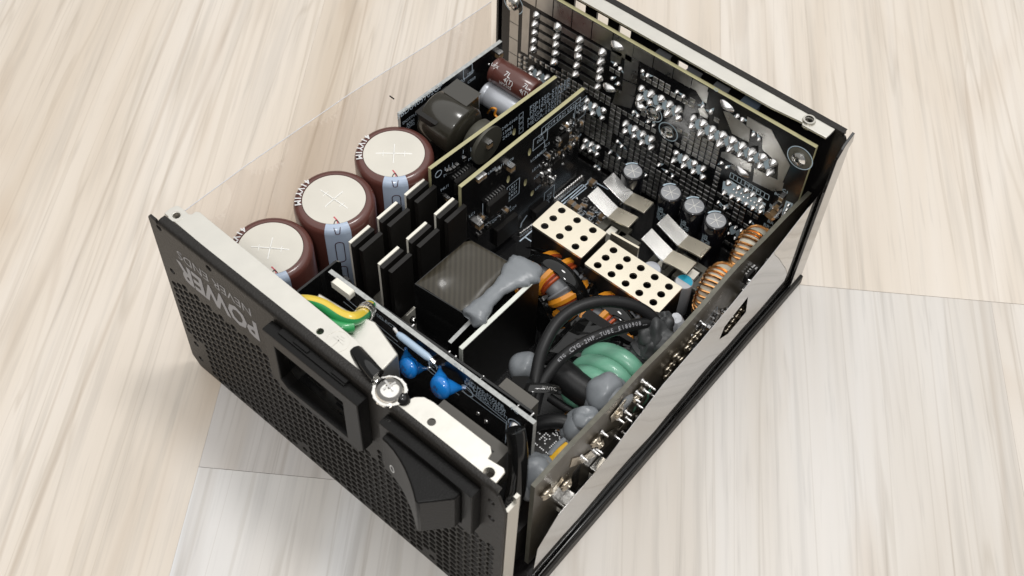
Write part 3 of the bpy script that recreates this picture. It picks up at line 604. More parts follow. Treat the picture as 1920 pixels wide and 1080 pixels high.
# control board
mb = MB()
for k, s in enumerate(('FSP1350-57ALER', 'FSP1650-57ALER', 'MEGA-1350TI', 'MEGA-1650TI')):
    a, b = F1.hit(977, 216 + k * 9.6); mb.text(F1, s, 3.4, a + 1.02 * len(s) + 1.6, b, sx=.95)
    mb.line(F1, [(a - 1.1, b - 1.1), (a + 1.1, b - 1.1), (a + 1.1, b + 1.1), (a - 1.1, b + 1.1), (a - 1.1, b - 1.1)], .25)
for px, py, s, z in ((947, 238, 'D A5245-0160', 2.2), (950, 246, '513981', 2.4), (951, 254, '2458', 2.6), (885, 295, 'MU1', 2), (839, 325, 'MC7', 2), (918, 258, 'MC21', 2.2), (925, 262, 'C21', 2.4), (834, 352, 'MU1', 2.2), (845, 390, 'MC6', 2)):
    a, b = F1.hit(px, py); mb.text(F1, s, z, a, b)
mb.plate(F1, circ(*F1.hit(822, 326), 1.7, 20), [circ(*F1.hit(822, 326), 1.45, 20)], 0.02, 0.07)
for px, py in ((838, 322), (845, 318), (852, 314), (871, 300), (886, 286), (872, 290)):
    a, b = F1.hit(px, py); mb.line(F1, [(a - .9, b + 1.5), (a - .9, b + 3.2)], .22)
mb.build('silkscreen', SILK, b1, smooth=False)
put(b1, F1, IC_L, 868, 336); put(b1, F1, CH_B, 912, 268, 90)
for px, py in ((844, 320), (851, 316), (857, 311), (870, 298), (886, 285), (838, 322)): put(b1, F1, CH_R, px, py, 90)
put(b1, F1, CH_C, 838, 372, 90)
# driver board
mb = MB()
a, b = F2.hit(1052, 217); mb.text(F2, 'LC19 LR21 LR22', 2.6, a, b - .2); mb.line(F2, [(a - 11, b - 1.8), (a + 11, b - 1.8), (a + 11, b + 1.8), (a - 11, b + 1.8), (a - 11, b - 1.8)], .28)
for cx, cy, w, h, tx in ((962, 357, 7, 9, ('LR31', 'LC31', 'LR33')), (1088, 205, 6.5, 10, ('LR27', 'LR28', 'LC9')), (1013, 262, 8, 6, ('LR', 'D25')), (1029, 372, 6, 12, ('Q4', 'Q5', 'R'))):
    a, b = F2.hit(cx, cy); mb.line(F2, [(a - w / 2, b - h / 2), (a + w / 2, b - h / 2), (a + w / 2, b + h / 2), (a - w / 2, b + h / 2), (a - w / 2, b - h / 2)], .28)
    for k, t in enumerate(tx): mb.text(F2, t, 2.2, a, b + (1 - k) * 2.4)
for px, py, s in ((957, 301, 'LC4'), (922, 320, 'LR20'), (938, 312, 'LR11'), (948, 378, 'LZD3'), (935, 384, 'LR10'), (952, 392, 'LD4'), (962, 390, 'LQ4'), (885, 402, 'LC1'), (911, 408, 'LC6'), (925, 415, 'LQ6'), (1002, 297, 'LC23'), (1010, 290, 'LR44'), (1005, 315, 'LD13'), (1007, 330, 'LQ4'), (1010, 350, 'LD11'), (1062, 240, 'U5'), (1075, 232, 'LC27'), (1085, 256, 'LR9'), (1025, 272, 'LC3'), (1017, 285, 'LC24')):
    a, b = F2.hit(px, py); mb.text(F2, s, 2.0, a, b)
a, b = F2.hit(925, 378); mb.line(F2, [(a - 5.8, b + 4), (a - 5.8, b - 4.6), (a + 5.8, b - 4.6)], .26)
mb.line(F2, [F2.hit(1075, 213), F2.hit(1075, 232)], .28); mb.line(F2, [F2.hit(905, 425), F2.hit(945, 398)], .25); mb.line(F2, [F2.hit(1020, 262), F2.hit(1022, 275)], .25); mb.line(F2, [F2.hit(975, 430), F2.hit(978, 418), F2.hit(987, 405)], .8)
mb.build('silkscreen', SILK, b2, smooth=False)
put(b2, F2, IC_L, 928, 378); put(b2, F2, CH_B, 954, 312, 90); put(b2, F2, CH_B, 895, 420, 90)
put(b2, F2, IC_S, 1056, 258, 90); put(b2, F2, IC_S, 1040, 305, 90)
for px, py, d, me in ((948, 393, 20, CH_C), (930, 392, 0, CH_C), (906, 328, 90, CH_C), (900, 332, 90, CH_C), (895, 336, 90, CH_C), (936, 318, 90, CH_R), (930, 322, 90, CH_R), (903, 407, 0, CH_C), (922, 402, 90, CH_R), (915, 424, 0, IC_T), (898, 440, 0, IC_T), (940, 404, 90, IC_T)): put(b2, F2, me, px, py, d)
rnd = random.Random(3)
for k in range(105):
    t = rnd.random(); px = 1018 + 72 * t + rnd.uniform(-12, 12); py = 318 - 95 * t + rnd.uniform(-20, 42) * (1 - .35 * t)
    if px > 1088: continue
    put(b2, F2, rnd.choice((CH_R, CH_R, CONE_T, CONE_S, IC_T, CH_C, CH_R)), px, py, rnd.choice((0, 90)))
for k in range(14):
    p = Vector(U(1040, 376, z=ZB)).lerp(U(1090, 335, z=ZB), k / 13); q = Fr((p.x, p.y, ZB), (1, 0, 0), (0, 1, 0)); inst('solder_joint', CONE, b2, q)
for k in range(7):
    p = Vector(U(975, 440, z=ZB)).lerp(U(997, 424, z=ZB), k / 6); q = Fr((p.x, p.y, ZB), (1, 0, 0), (0, 1, 0)); inst('solder_joint', CONE_S, b2, q)
a, b = F2.hit(1010, 392); MB().box(F2, a - 4, a + 4, b - 2.5, b + 2.5, 0, 2.2).build('inductor_chip', EPOXY, b2, bevel=.3)
a, b = F2.hit(945, 425); MB().box(F2, a - 6, a + 6, b - 6, b + 4, 0, 2.0).build('relay_chip', EPOXY, b2, bevel=.3)
# standby board
mb = MB()
for px, py, s, z in ((787, 190, '3BD0403702GP', 3.6), (832, 171, 'T501', 2.9), (858, 158, 'CN503', 2.7), (768, 222, 'DOT711', 2.0), (770, 229, 'R501', 2.0), (769, 236, 'Q502', 2.0), (787, 214, 'R5', 2.2), (882, 137, '2BD', 2.2), (884, 150, 'C503', 2.0)):
    a, b = F3.hit(px, py); mb.text(F3, s, z, a, b)
a, b = F3.hit(877, 134); mb.line(F3, [(a - 2.4, b - 2.6), (a + 2.4, b - 2.6), (a + 2.4, b + 2.6), (a - 2.4, b + 2.6), (a - 2.4, b - 2.6)], .3)
mb.line(F3, [F3.hit(794, 260), F3.hit(794, 207), F3.hit(835, 180)], .25)
mb.build('silkscreen', SILK, b3, smooth=False)
rnd = random.Random(5)
for k in range(30):
    px = rnd.uniform(790, 940); t = (px - 790) / 150; py = 225 - 110 * t + rnd.uniform(-12, 34)
    if 830 < px < 905 and py > 150: continue
    if px > 890 and py > 125: continue
    put(b3, F3, rnd.choice((CH_R, CH_C, IC_T, CONE_T)), px, py, rnd.choice((0, 90)))
put(b3, F3, CH_B, 932, 100, 90)
# parts standing out from the standby board
def can(name, p0, p1, r, sleeve, label, topmat=None, text=None):
    t = empty(name, psu, label); ax = (Vector(p1) - Vector(p0)); L = ax.length; f = axis_frame(p0, ax)
    MB().lathe(f, [(0, 0), (r - .6, 0), (r, .5), (r, 1.6), (r - .35, 2.3), (r, 3.0), (r, L - .6), (r - .5, L - .1), (r - 1.0, L), (0, L)], 32).build('sleeve', sleeve, t, angle=50)
    return t, f, L
xb = F3.o.x + 3
P = U(927, 129, x=19); Q = P + Vector((20.5, 0.4, -.4))
tc, fc, Lc = can('capacitor', P, Q, 5.2, CAPBROWN, 'small brown capacitor lying out from the standby board')
n = (CAMP - (P + Q) / 2).normalized(); dd = (Q - P).normalized(); n = (n - dd * n.dot(dd)).normalized(); v = n.cross(dd)
mb = MB()
for s, k, h, z in (('7L', .42, .6, 3.0), ('4(T)', .50, -1.6, 2.6), ('VPX105', .46, -3.6, 1.8), ('7L', .86, .4, 2.6), ('4(T)', .88, -2.0, 2.4), ('UPX', .10, 1.0, 1.8)):
    th = h / 5.25; nn = n * math.cos(th) + v * math.sin(th); vv = v * math.cos(th) - n * math.sin(th)
    mb.text(Fr(P + dd * (Lc * k) + nn * 5.26, dd, vv), s, z, 0, 0, .05, sx=1.0)
mb.build('sleeve_print', WHITEP, tc, smooth=False)
P = U(909, 172, x=19); can('capacitor', P, P + Vector((21, 0.3, -.5)), 4.9, SILVERCAP, 'silver sleeved capacitor below the small brown one')
tr = empty('transformer', psu, 'small black transformer on the standby board')
p = U(868, 195, x=30)
mb = MB(); c = U(850, 215, x=27); mb.wbox(17, 27, c.y - 10, c.y + 7.5, c.z - 16, c.z + 2.5); mb.build('core', EPOXY, tr, bevel=2.2)
c2 = U(878, 185, x=28); MB().wbox(19, 31, c2.y - 4.5, c2.y + 4, c2.z - 14, c2.z + 1.5).build('flange', COILTAPE, tr, bevel=1.6)
MB().lathe(axis_frame((c.x - 9, c.y - 1, c.z - 4.5), (1, 0, 0)), [(0, 0), (9.3, 0), (10, .8), (10, 15), (9.3, 15.8), (0, 16)], 36).build('winding', COILTAPE, tr, angle=50)
c3 = U(898, 243, x=38); MB().lathe(axis_frame((36, c3.y, c3.z - 5.5), (1, 0.0, 0)), [(0, 0), (7.5, 0), (8, .5), (8, 6.5), (0, 6.5)], 36).build('end_cap', OLIVE, tr, angle=50)
mb = MB(); mb.tube(smooth_path([U(915, 212, x=30), U(922, 203, x=34), U(930, 205, x=36), U(928, 215, x=36), U(935, 222, x=38)]), .45, 6); mb.build('lead_wire', KAPTON, tr)
mb = MB()
for k in range(7): q = U(800 + k * 6, 245 + k * 9, x=20); mb.wbox(16, 21, q.y - .8, q.y + .8, q.z - .8, q.z + .8)
mb.build('pin_row', EPOXY, tr); 
c4 = U(858, 262, x=30); MB().blob(c4, (4, 4, 4), seed=5).build('glue', GREYGLUE, tr)
# ------------------------------------------------------------------ taped transformer with the grey silicone
tt = empty('main_transformer', psu, 'square transformer wrapped in glossy dark striped tape')
c0, c1, c2, c3 = [U(*q, z=50) for q in ((878, 445), (962, 494), (870, 584), (780, 529))]
n = 14; vs = []; fs = []
for i in range(n + 1):
    for j in range(n + 1):
        a = i / n; b = j / n; p = c3.lerp(c0, b).lerp(c2.lerp(c1, b), a)
        e = min(a, 1 - a, b, 1 - b)
        z = 50 + 0.35 * math.sin(a * 5 + b * 3) * min(1, e * 6) + 0.2 * math.sin(b * 9 - a * 4) * min(1, e * 6) - (0.8 if e < 0.01 else 0) + 0.9 * math.exp(-((a - .25) ** 2 * 60 + (b - .22) ** 2 * 20)) 
        vs.append(Vector((p.x, p.y, z)))
for i in range(n):
    for j in range(n): q = i * (n + 1) + j; fs.append((q, q + 1, q + n + 2, q + n + 1))
MB().add(vs, fs).build('tape_top', TAPE, tt, angle=60)
mb = MB(); mb.plate(XY, [(p.x, p.y) for p in (c0, c1, c2, c3)], [], ZB, 49.2, bevel=.5); mb.build('winding', GLOSSY, tt)
MB().wbox(c3.x + 1, c2.x + 3, c3.y + 3, c0.y - 3, ZB, 26).build('core', EPOXY, tt, bevel=.6)
# insulating plate with the white edge
pe = empty('insulating_plate', psu, 'black insulating plate with a white cut edge')
A = U(868, 655, z=50); B = U(1012, 520, z=50); fr = Fr((A.x, A.y, 0), B - A, (0, 0, 1)); L = (B - A).length
mb = MB(); mb.box(fr, 0, L, ZB, 49.6, -1.5, 0); mb.build('plate', PLASTIC, pe)
mb = MB(); mb.box(fr, 0, L, 49.65, 50.1, -1.55, .02); mb.box(fr, -.3, -.05, 20, 50.1, -1.55, .02); mb.build('cut_edge', FR4WHITE, pe)
A = U(846, 645, z=46); B = U(905, 585, z=46); fr = Fr((A.x, A.y, 0), B - A, (0, 0, 1)); L = (B - A).length
mb = MB(); mb.box(fr, 0, L, ZB, 46, -1.4, 0, 0); mb.box(fr, 0, L, 46.02, 46.3, -1.4, 0, 1); mb.build('small_insulating_plate', [PLASTIC, FR4GREY], psu)
# silicone bead
pts = [U(884, 607, z=48), U(886, 601, z=49.5), U(892, 592, z=50), U(903, 578, z=50.2), U(917, 562, z=50.3), U(933, 546, z=50.3), U(948, 533, z=50.3), U(962, 521, z=50.4), U(975, 511, z=50.4), U(988, 503, z=50.2), U(998, 497, z=49.6), U(1002, 494, z=48.5)]
wid = [1.0, 3.8, 4.6, 3.7, 2.9, 2.9, 3.6, 5.3, 6.6, 6.8, 4.4, 1.0]; hgt = [.6, 2.6, 3.0, 2.6, 2.0, 1.9, 1.9, 2.1, 2.3, 2.4, 1.8, .6]
sp = smooth_path(pts, 5); prm = smooth_path([(w, h, 0) for w, h in zip(wid, hgt)], 5); vs = []; fs = []; K = 14; nn = len(sp)
for i, p in enumerate(sp):
    t = sp[min(i + 1, nn - 1)] - sp[max(i - 1, 0)]; t.z = 0; t.normalize(); lat = Vector((t.y, -t.x, 0))
    for k in range(K):
        th = 2 * math.pi * k / K; w = prm[i].x * (1 + .07 * math.sin(i * .9 + k * 1.1)); h = prm[i].y * (1 if math.sin(th) > 0 else .35)
        c_ = math.cos(th); c_ = math.copysign(abs(c_) ** .75, c_); s_ = math.copysign(abs(math.sin(th)) ** .8, math.sin(th))
        vs.append(p + lat * (w * c_) + Vector((0, 0, h * s_ * (1 + .12 * math.sin(i * 1.7 + k * 2.3)))))
for i in range(nn - 1):
    for k in range(K): l = (k + 1) % K; fs.append((i * K + k, i * K + l, (i + 1) * K + l, (i + 1) * K + k))
fs += [tuple(range(K))[::-1], tuple((nn - 1) * K + k for k in range(K))]
MB().add(vs, fs).build('silicone_bead', GREYGLUE, psu, label='bone-shaped grey silicone bead across the taped transformer', angle=80)
# ------------------------------------------------------------------ taped toroid chokes
def choke(cx, cy, cz, R, r, wid, label, seed):
    t = empty('toroid_choke', psu, label); rnd = random.Random(seed)
    f = axis_frame((cx, cy, cz), (0, 1, 0)); f = Fr((cx, cy, cz), (1, 0, 0), (0, 0, 1))   # ring lies in u,v; axis along -Y
    def ringpt(th, ph, rad, w=1.0):
        k = R + rad * math.cos(ph); return f.at(k * math.cos(th), k * math.sin(th), w * rad * math.sin(ph))
    mb = MB(); vs = []; fs = []; n1, n2 = 40, 14
    for i in range(n1):
        for j in range(n2): vs.append(ringpt(2 * math.pi * i / n1, 2 * math.pi * j / n2, r * .93, wid))
    for i in range(n1):
        for j in range(n2): fs.append((i * n2 + j, ((i + 1) % n1) * n2 + j, ((i + 1) % n1) * n2 + (j + 1) % n2, i * n2 + (j + 1) % n2))
    mb.add(vs, fs).build('core', GREYWIRE, t, angle=80)
    wires = {'red': MB(), 'amb': MB(), 'dark': MB()}
    th = -0.2; k = 0
    while th < math.pi + .3:
        kind = ('red', 'red', 'amb', 'gap', 'red', 'amb', 'dark', 'gap')[k % 8]; w = .7 if kind != 'amb' else 1.7
        if kind != 'gap': wires[kind].tube([ringpt(th + .10 * math.sin(p), p, r + .2, wid) for p in [2 * math.pi * q / 18 for q in range(18)]], w, 6, closed=True, flat=1.0 if kind != 'amb' else .9)
        th += {'red': .13, 'dark': .14, 'amb': .25, 'gap': .2}[kind] + rnd.uniform(-.01, .03); k += 1
    wires['red'].build('winding', REDWIRE, t); wires['amb'].build('tape_turn', KAPTON, t); wires['dark'].build('wire_turn', GREYWIRE, t)
    mb = MB()     # black retaining strap and cradle
    st = [f.at((R + r + 1.2) * math.cos(a), (R + r + 1.2) * math.sin(a), -.6) for a in [math.radians(x) for x in range(10, 175, 9)]]
    mb.tube(st, 2.9, 8, flat=.35); mb.build('strap', CRINKLE, t)
    MB().wbox(cx - R - r - 1, cx + R + r + 1, cy - r * wid - 1.5, cy + r * wid + 1, ZB, cz - 3).build('cradle', GLOSSY, t, bevel=.6)
    return t
p = U(1034, 508, z=36); choke(p.x + 1, p.y + 1, 24, 8.6, 4.6, 1.75, 'orange taped choke beside the white-edged plate', 1)
p = U(1146, 588, z=36); choke(p.x, p.y + .5, 24, 8.6, 4.6, 1.75, 'orange taped choke under the black cables', 2)
mb = MB(); mb.blob(U(1017, 532, z=33), (2.2, 4, 2), seed=3); mb.build('pale_lead', PINKW, psu)
# crinkled black film wrapped round the coils
def crinkle(px, base, seed, name='tape_wrap', parent=None, m=CRINKLE, amp=.9, n=7, th=.3):
    P = [U(x, y, z=z) for x, y, z in px]; rnd = random.Random(seed); vs = []; fs = []
    for i in range(n + 1):
        for j in range(n + 1):
            a = i / n; b = j / n; q = P[0].lerp(P[1], a).lerp(P[3].lerp(P[2], a), b)
            vs.append(q + Vector((rnd.gauss(0, .25), rnd.gauss(0, .25), rnd.gauss(0, amp))) * (0.3 if i in (0, n) or j in (0, n) else 1))
    for i in range(n):
        for j in range(n):
            q = i * (n + 1) + j; fs.append((q, q + 1, q + n + 2)); fs.append((q, q + n + 2, q + n + 1))
    k = len(vs); vs += [v - Vector((0, 0, th)) for v in vs[:]]; fs += [tuple(i + k for i in f[::-1]) for f in fs[:]]
    ring = [i for i in range(n + 1)] + [i * (n + 1) + n for i in range(1, n + 1)] + [n * (n + 1) + j for j in range(n - 1, -1, -1)] + [i * (n + 1) for i in range(n - 1, 0, -1)]
    for a, b in zip(ring, ring[1:] + ring[:1]): fs.append((a, b, b + k, a + k))
    return MB().add(vs, fs).build(name, m, parent or psu, angle=14)
crinkle([(1055, 545, 33), (1100, 500, 33), (1150, 525, 30), (1100, 570, 30)], 0, 4)
crinkle([(985, 462, 30), (1040, 470, 34), (1095, 505, 34), (1080, 522, 30)], 0, 14, amp=.6)
crinkle([(1010, 560, 30), (1040, 545, 32), (1060, 570, 26), (1035, 605, 24)], 0, 24, amp=.5)
crinkle([(1030, 660, 40), (1092, 595, 42), (1190, 645, 42), (1215, 690, 36)], 0, 34, amp=.7)
crinkle([(1020, 645, 34), (1080, 590, 36), (1092, 597, 42), (1030, 662, 40)], 0, 44, amp=.9)
crinkle([(1010, 690, 36), (1060, 650, 38), (1105, 690, 40), (1125, 720, 40)], 0, 54, amp=1.0)
mb = MB(); q = U(1120, 690, z=30); mb.wbox(q.x - 14, 139, q.y + 8, q.y + 12, ZB, 40); mb.build('divider', PLASTIC, psu, bevel=.3)
# ------------------------------------------------------------------ perforated shields
def shield(corner_px, holes_px, label, z=40.0):
    t = empty('perforated_shield', psu, label)
    P = [U(*q, z=z) for q in corner_px]; u = P[1] - P[0]; f = Fr(P[3], P[2] - P[3], P[0] - P[3])
    Lx = ((P[2] - P[3]).length + u.length) / 2; Ly = ((P[0] - P[3]).length + (P[1] - P[2]).length) / 2
    hl = [circ(*f.hit(*q), 1.5, 20) for q in holes_px]
    MB().plate(f, [(0.3, 0), (Lx - .3, 0), (Lx, .3), (Lx, Ly - .3), (Lx - .3, Ly), (.3, Ly), (0, Ly - .3), (0, .3)], hl, -1.1, 0, side=1, bevel=.08).build('perforated_plate', SHIELD, t)
    mb = MB(); mb.box(f, .2, Lx - .2, .1, .9, -(z - ZB), -1.15); mb.box(f, Lx - .9, Lx - .1, 1, Ly - .2, -(z - ZB), -1.15); mb.build('side_wall', EPOXY, t)
    mb = MB(); mb.box(f, .2, Lx - 1, Ly - .9, Ly - .1, -(z - ZB), -1.15); mb.build('rear_wall', DULLTIN, t)
    return t, f
R6 = lambda l: [(960 + x / 3, 280 + y / 3) for x, y in l]
shield([(1045, 378), (1139, 435), (1091, 484), (997, 421)], R6([(280, 343), (232, 387), (184, 431), (366, 398), (318, 443), (269, 488), (455, 454), (405, 500), (357, 546)]), 'cream metal shield with nine round holes')
shield([(1143, 452), (1282, 538), (1236, 588), (1096, 494)], R6([(571, 567), (527, 609), (482, 651), (647, 617), (604, 660), (560, 702), (725, 667), (682, 712), (639, 754), (803, 718), (760, 763), (716, 807), (883, 772), (839, 815), (795, 860)]), 'longer cream metal shield with fifteen round holes')
mb = MB(); a = U(1145, 437, z=38); b = U(1197, 466, z=38); f0 = Fr((a.x, a.y, 0), b - a, (0, 0, 1)); mb.box(f0, 0, (b - a).length, ZB, 38, -.9, 0); mb.build('busbar', SHIELD, psu, bevel=.1)
for x, y in ((1160, 450), (1172, 463), (1185, 465)): MB().blob(U(x, y, z=27), (1.6, 1.6, 1.4), seed=x).build('busbar_solder', NICKEL, psu)
# ------------------------------------------------------------------ bent contact springs
def spring(hx, hy, z, w, lx, lz, rx, rz, label):
    t = empty('contact_spring', psu, label); h = U(hx, hy, z=z); y0, y1 = h.y - w / 2, h.y + w / 2
    f = Fr((h.x, h.y, h.z), (1, 0, 0), (0, 0, 1))     # normal -Y
    def flap(dx, dz, nm, m):
        L = math.hypot(dx, dz); d = Vector((dx, dz)) / L; nn = Vector((-d.y, d.x)); 
        pts = []
        for k in range(7):
            s = k / 6; bend = .15 * math.sin(math.pi * s); pts.append(d * (L * s) + nn * bend)
        poly = [tuple(p + nn * .45) for p in pts] + [tuple(p - nn * .45) for p in pts[::-1]]
        MB().prism(f, poly, -w / 2, w / 2).build(nm, m, t, bevel=.1, angle=25)
    flap(lx, lz, 'upper_leaf', LEAF); flap(rx, rz, 'lower_leaf', SHIELD)
    MB().wbox(h.x - .7, h.x + .7, y0 + 1.4, y1 - 1.4, ZB, z - .2).build('post', DULLTIN, t, bevel=.2)
spring(1178, 372, 28, 6.6, -10.4, 4.4, 9.6, 1.6, 'bent silver contact spring beside the lone black capacitor')
spring(1149, 399, 28, 6.6, -10.4, 4.4, 9.6, 1.6, 'bent silver contact spring beside the nine-hole shield')
spring(1281, 452, 28, 6.6, -10.6, 4.6, 10.2, 1.4, 'bent silver contact spring beside the three black capacitors')
spring(1252, 480, 28, 6.6, -10.6, 4.6, 10.6, 1.4, 'bent silver contact spring beside the fifteen-hole shield')
def terminal(px, py, z, label, s=5.4):
    t = empty('terminal_frame', psu, label); c = U(px, py, z=z)
    f = Fr((c.x, c.y, 0), (1, 0, 0), (0, 1, 0))
    MB().plate(f, [(-s, -s), (s, -s), (s, s), (-s, s)], [[(-2.7, -3), (2.7, -3), (2.7, 3), (-2.7, 3)]], z - 2.4, z, bevel=.3).build('frame', OLIVE, t)
    MB().wbox(c.x - s, c.x + s, c.y - s, c.y + s, ZB, z - 2.45).build('block', EPOXY, t)
    MB().wbox(c.x - 1.5, c.x + 1.5, c.y - 2.0, c.y + 2.0, z - 2.44, z - .3).build('metal_tab', CERAMIC, t, bevel=.25)
terminal(1147, 432, 25, 'grey square terminal frame under the contact springs')
terminal(1170, 457, 25, 'grey square terminal frame beside the busbar', 4.4)
terminal(1243, 492, 22, 'grey square terminal frame hidden below a contact spring', 4.6)
terminal(1300, 513, 25, 'grey square terminal frame beside the copper coil')
terminal(1275, 492, 16, 'grey square terminal frame below the lower spring leaf', 4.4)
# ------------------------------------------------------------------ small black capacitors
def small_cap(px, py, r, z, label, z0=ZB):
    t = empty('capacitor', psu, label); c = U(px, py, z=z); f = Fr((c.x, c.y, 0), (1, 0, 0), (0, 1, 0))
    MB().lathe(f, [(0, z0), (r - .4, z0), (r, z0 + .6), (r, z0 + 1.4), (r - .3, z0 + 2), (r, z0 + 2.6), (r, z - .8), (r - .35, z - .2), (r - .8, z), (r - 1.0, z - .25), (0, z - .25)], 32).build('sleeve', CAPBLACK, t, angle=50)
    mb = MB(); mb.lathe(f, [(0, z - .2), (r - 1.05, z - .2), (r - 1.05, z - .24)], 28); mb.build('can_top', ALUTOP, t)
    ft = Fr((c.x, c.y, z - .16), (1, 0, 0), (0, 1, 0)); mb = MB()
    for a in (0.35, 1.4, 2.45): mb.line(ft, [(-3 * math.cos(a), -3 * math.sin(a)), (3 * math.cos(a), 3 * math.sin(a))], .25, .02 * a)
    mb.build('vent_line', SCORE, t, smooth=False)
    mb = MB(); vs = []; K = 10   # pale minus wedge on the rim
    for k in range(K + 1):
        a = math.radians(100 + 70 * k / K)
        for rr, h in ((r - .95, z + .03), (r - .25, z - .08), (r + .05, z - 1.2)): vs.append(Vector((c.x + rr * math.cos(a), c.y + rr * math.sin(a), h)))
    mb.add(vs, [(3 * k + i, 3 * k + i + 1, 3 * k + i + 4, 3 * k + i + 3) for k in range(K) for i in (0, 1)]).build('minus_wedge', SILKBLUE, t)
    az = math.atan2(CAMP.y - c.y, CAMP.x - c.x) - .75; mb = MB()
    for k, s in enumerate(('polymer', '105C 820', '16V')):
        a = az + k * .3; f2 = Fr((c.x + (r + .06) * math.cos(a), c.y + (r + .06) * math.sin(a), z - 9), (0, 0, 1), (math.sin(a), -math.cos(a), 0)); mb.text(f2, s, 2.0, 0, 0, .02)
    mb.build('sleeve_print', SILKBLUE, t, smooth=False)
small_cap(1187, 320, 4.6, 35, 'black silver-topped capacitor standing apart from the trio')
small_cap(1258, 360, 4.8, 35, 'black silver-topped capacitor at the end of the trio near the springs')
small_cap(1302, 385, 4.8, 35, 'black silver-topped capacitor in the middle of the trio')
small_cap(1343, 412, 4.8, 35, 'black silver-topped capacitor at the end of the trio near the copper coil')
t = empty('capacitor', psu, 'blue-topped silver capacitor beside the perforated shield'); c = U(1283, 528, z=26); f = Fr((c.x, c.y, 0), (1, 0, 0), (0, 1, 0))
MB().lathe(f, [(0, ZB), (3.6, ZB), (3.6, 25.5), (3.2, 26), (0, 26)], 28).build('can', ALUTOP, t, angle=50)
MB().prism(f, [(3.1 * math.cos(math.radians(a)), 3.1 * math.sin(math.radians(a))) for a in range(0, 190, 10)], 26.01, 26.08).build('blue_mark', TOPBLUE, t)
t = empty('capacitor', psu, 'white-topped capacitor half hidden under a contact spring'); c = U(1222, 503, z=26); f = Fr((c.x, c.y, 0), (1, 0, 0), (0, 1, 0))
MB().lathe(f, [(0, ZB), (3.6, ZB), (3.6, 25.5), (3.2, 26), (0, 26)], 28).build('can', SILVERCAP, t, angle=50)
# ------------------------------------------------------------------ copper toroids by the side board
def copper_toroid(c, R, r, label, tilt, seed):
    t = empty('copper_toroid', psu, label); f = axis_frame(c, (1, tilt, 0.15)); w = 1.25
    def pt(th, ph, rad): k = R + rad * math.cos(ph); return f.at(k * math.cos(th), k * math.sin(th), w * rad * math.sin(ph))
    vs = []; fs = []; n1, n2 = 40, 12
    for i in range(n1):
        for j in range(n2): vs.append(pt(2 * math.pi * i / n1, 2 * math.pi * j / n2, r))
    for i in range(n1):
        for j in range(n2): fs.append((i * n2 + j, ((i + 1) % n1) * n2 + j, ((i + 1) % n1) * n2 + (j + 1) % n2, i * n2 + (j + 1) % n2))
    MB().add(vs, fs).build('core', COREPALE, t, angle=80)
    mb = MB(); rnd = random.Random(seed)
    for k in range(34):
        th = 2 * math.pi * k / 34 + rnd.uniform(-.03, .03)
        if k % 17 in (5, 6): continue
        mb.tube([pt(th + .05 * math.cos(p), p, r + .5) for p in [2 * math.pi * q / 16 for q in range(16)]], .52, 6, closed=True)
    mb.build('winding', COPPER, t)
p = U(1392, 478, z=32); copper_toroid((138.8, p.y + 2.5, 30), 8.2, 3.4, 'copper wound toroid near the socket board', .12, 1)
p = U(1330, 552, z=32); copper_toroid((138.8, p.y + 3, 30), 8.2, 3.4, 'copper wound toroid beside the clear glue', .12, 2)
mb = MB(); q = U(1268, 600, z=38); mb.blob(q + Vector((0, 0, -6)), (3.8, 4.2, 8), seed=21, amp=.22, seg=9, rings=6); mb.build('hot_glue', CLEAR, psu, angle=10, label='clear lump of hot glue')
# ------------------------------------------------------------------ side board standing along the open side
A = U(1003, 915, x=146.2); B = U(1522, 362, x=148); 
top = [(1003, 915), (1041, 872), (1075, 835), (1106, 803), (1150, 757), (1200, 702), (1235, 667), (1269, 632), (1319, 576), (1337, 555), (1385, 500), (1436, 449), (1480, 403), (1522, 362)]
sb = None; K = len(top); vs = []; fs = []
tp = []
for i, (x, y) in enumerate(top):
    xx = 146.2 + 0.3 * math.sin(i * .9); q = U(x, y, x=xx); tp.append(q)
tp = smooth_path(tp, 3)
for q in tp:
    dz = 0
    vs += [Vector((q.x, q.y, 5)), Vector((q.x, q.y, q.z)), Vector((q.x - 1.6, q.y, q.z)), Vector((q.x - 1.6, q.y, 5))]
mb = MB(); m = len(tp)
f1 = []; f2 = []
for i in range(m - 1):
    f1 += [(4 * i, 4 * i + 1, 4 * i + 5, 4 * i + 4), (4 * i + 2, 4 * i + 3, 4 * i + 7, 4 * i + 6)]; f2 += [(4 * i + 1, 4 * i + 2, 4 * i + 6, 4 * i + 5)]
f2 += [(0, 1, 2, 3), tuple(4 * (m - 1) + k for k in range(4))[::-1]]
mb.add(vs, f1, 0); mb.add(vs, f2, 1)
sb = mb.build('side_board', [PCBOLIVE, OLIVE_EDGE], psu, label='long upright board with its soldered face outward')
SF = Fr((146.55, 0, 0), (0, 1, 0), (0, 0, 1))
def sput(me, px, py, deg=0, c=0.0, scale=1.0): a, b = SF.hit(px, py); return inst(me.name, me, sb, SF, a, b, c, deg, scale)
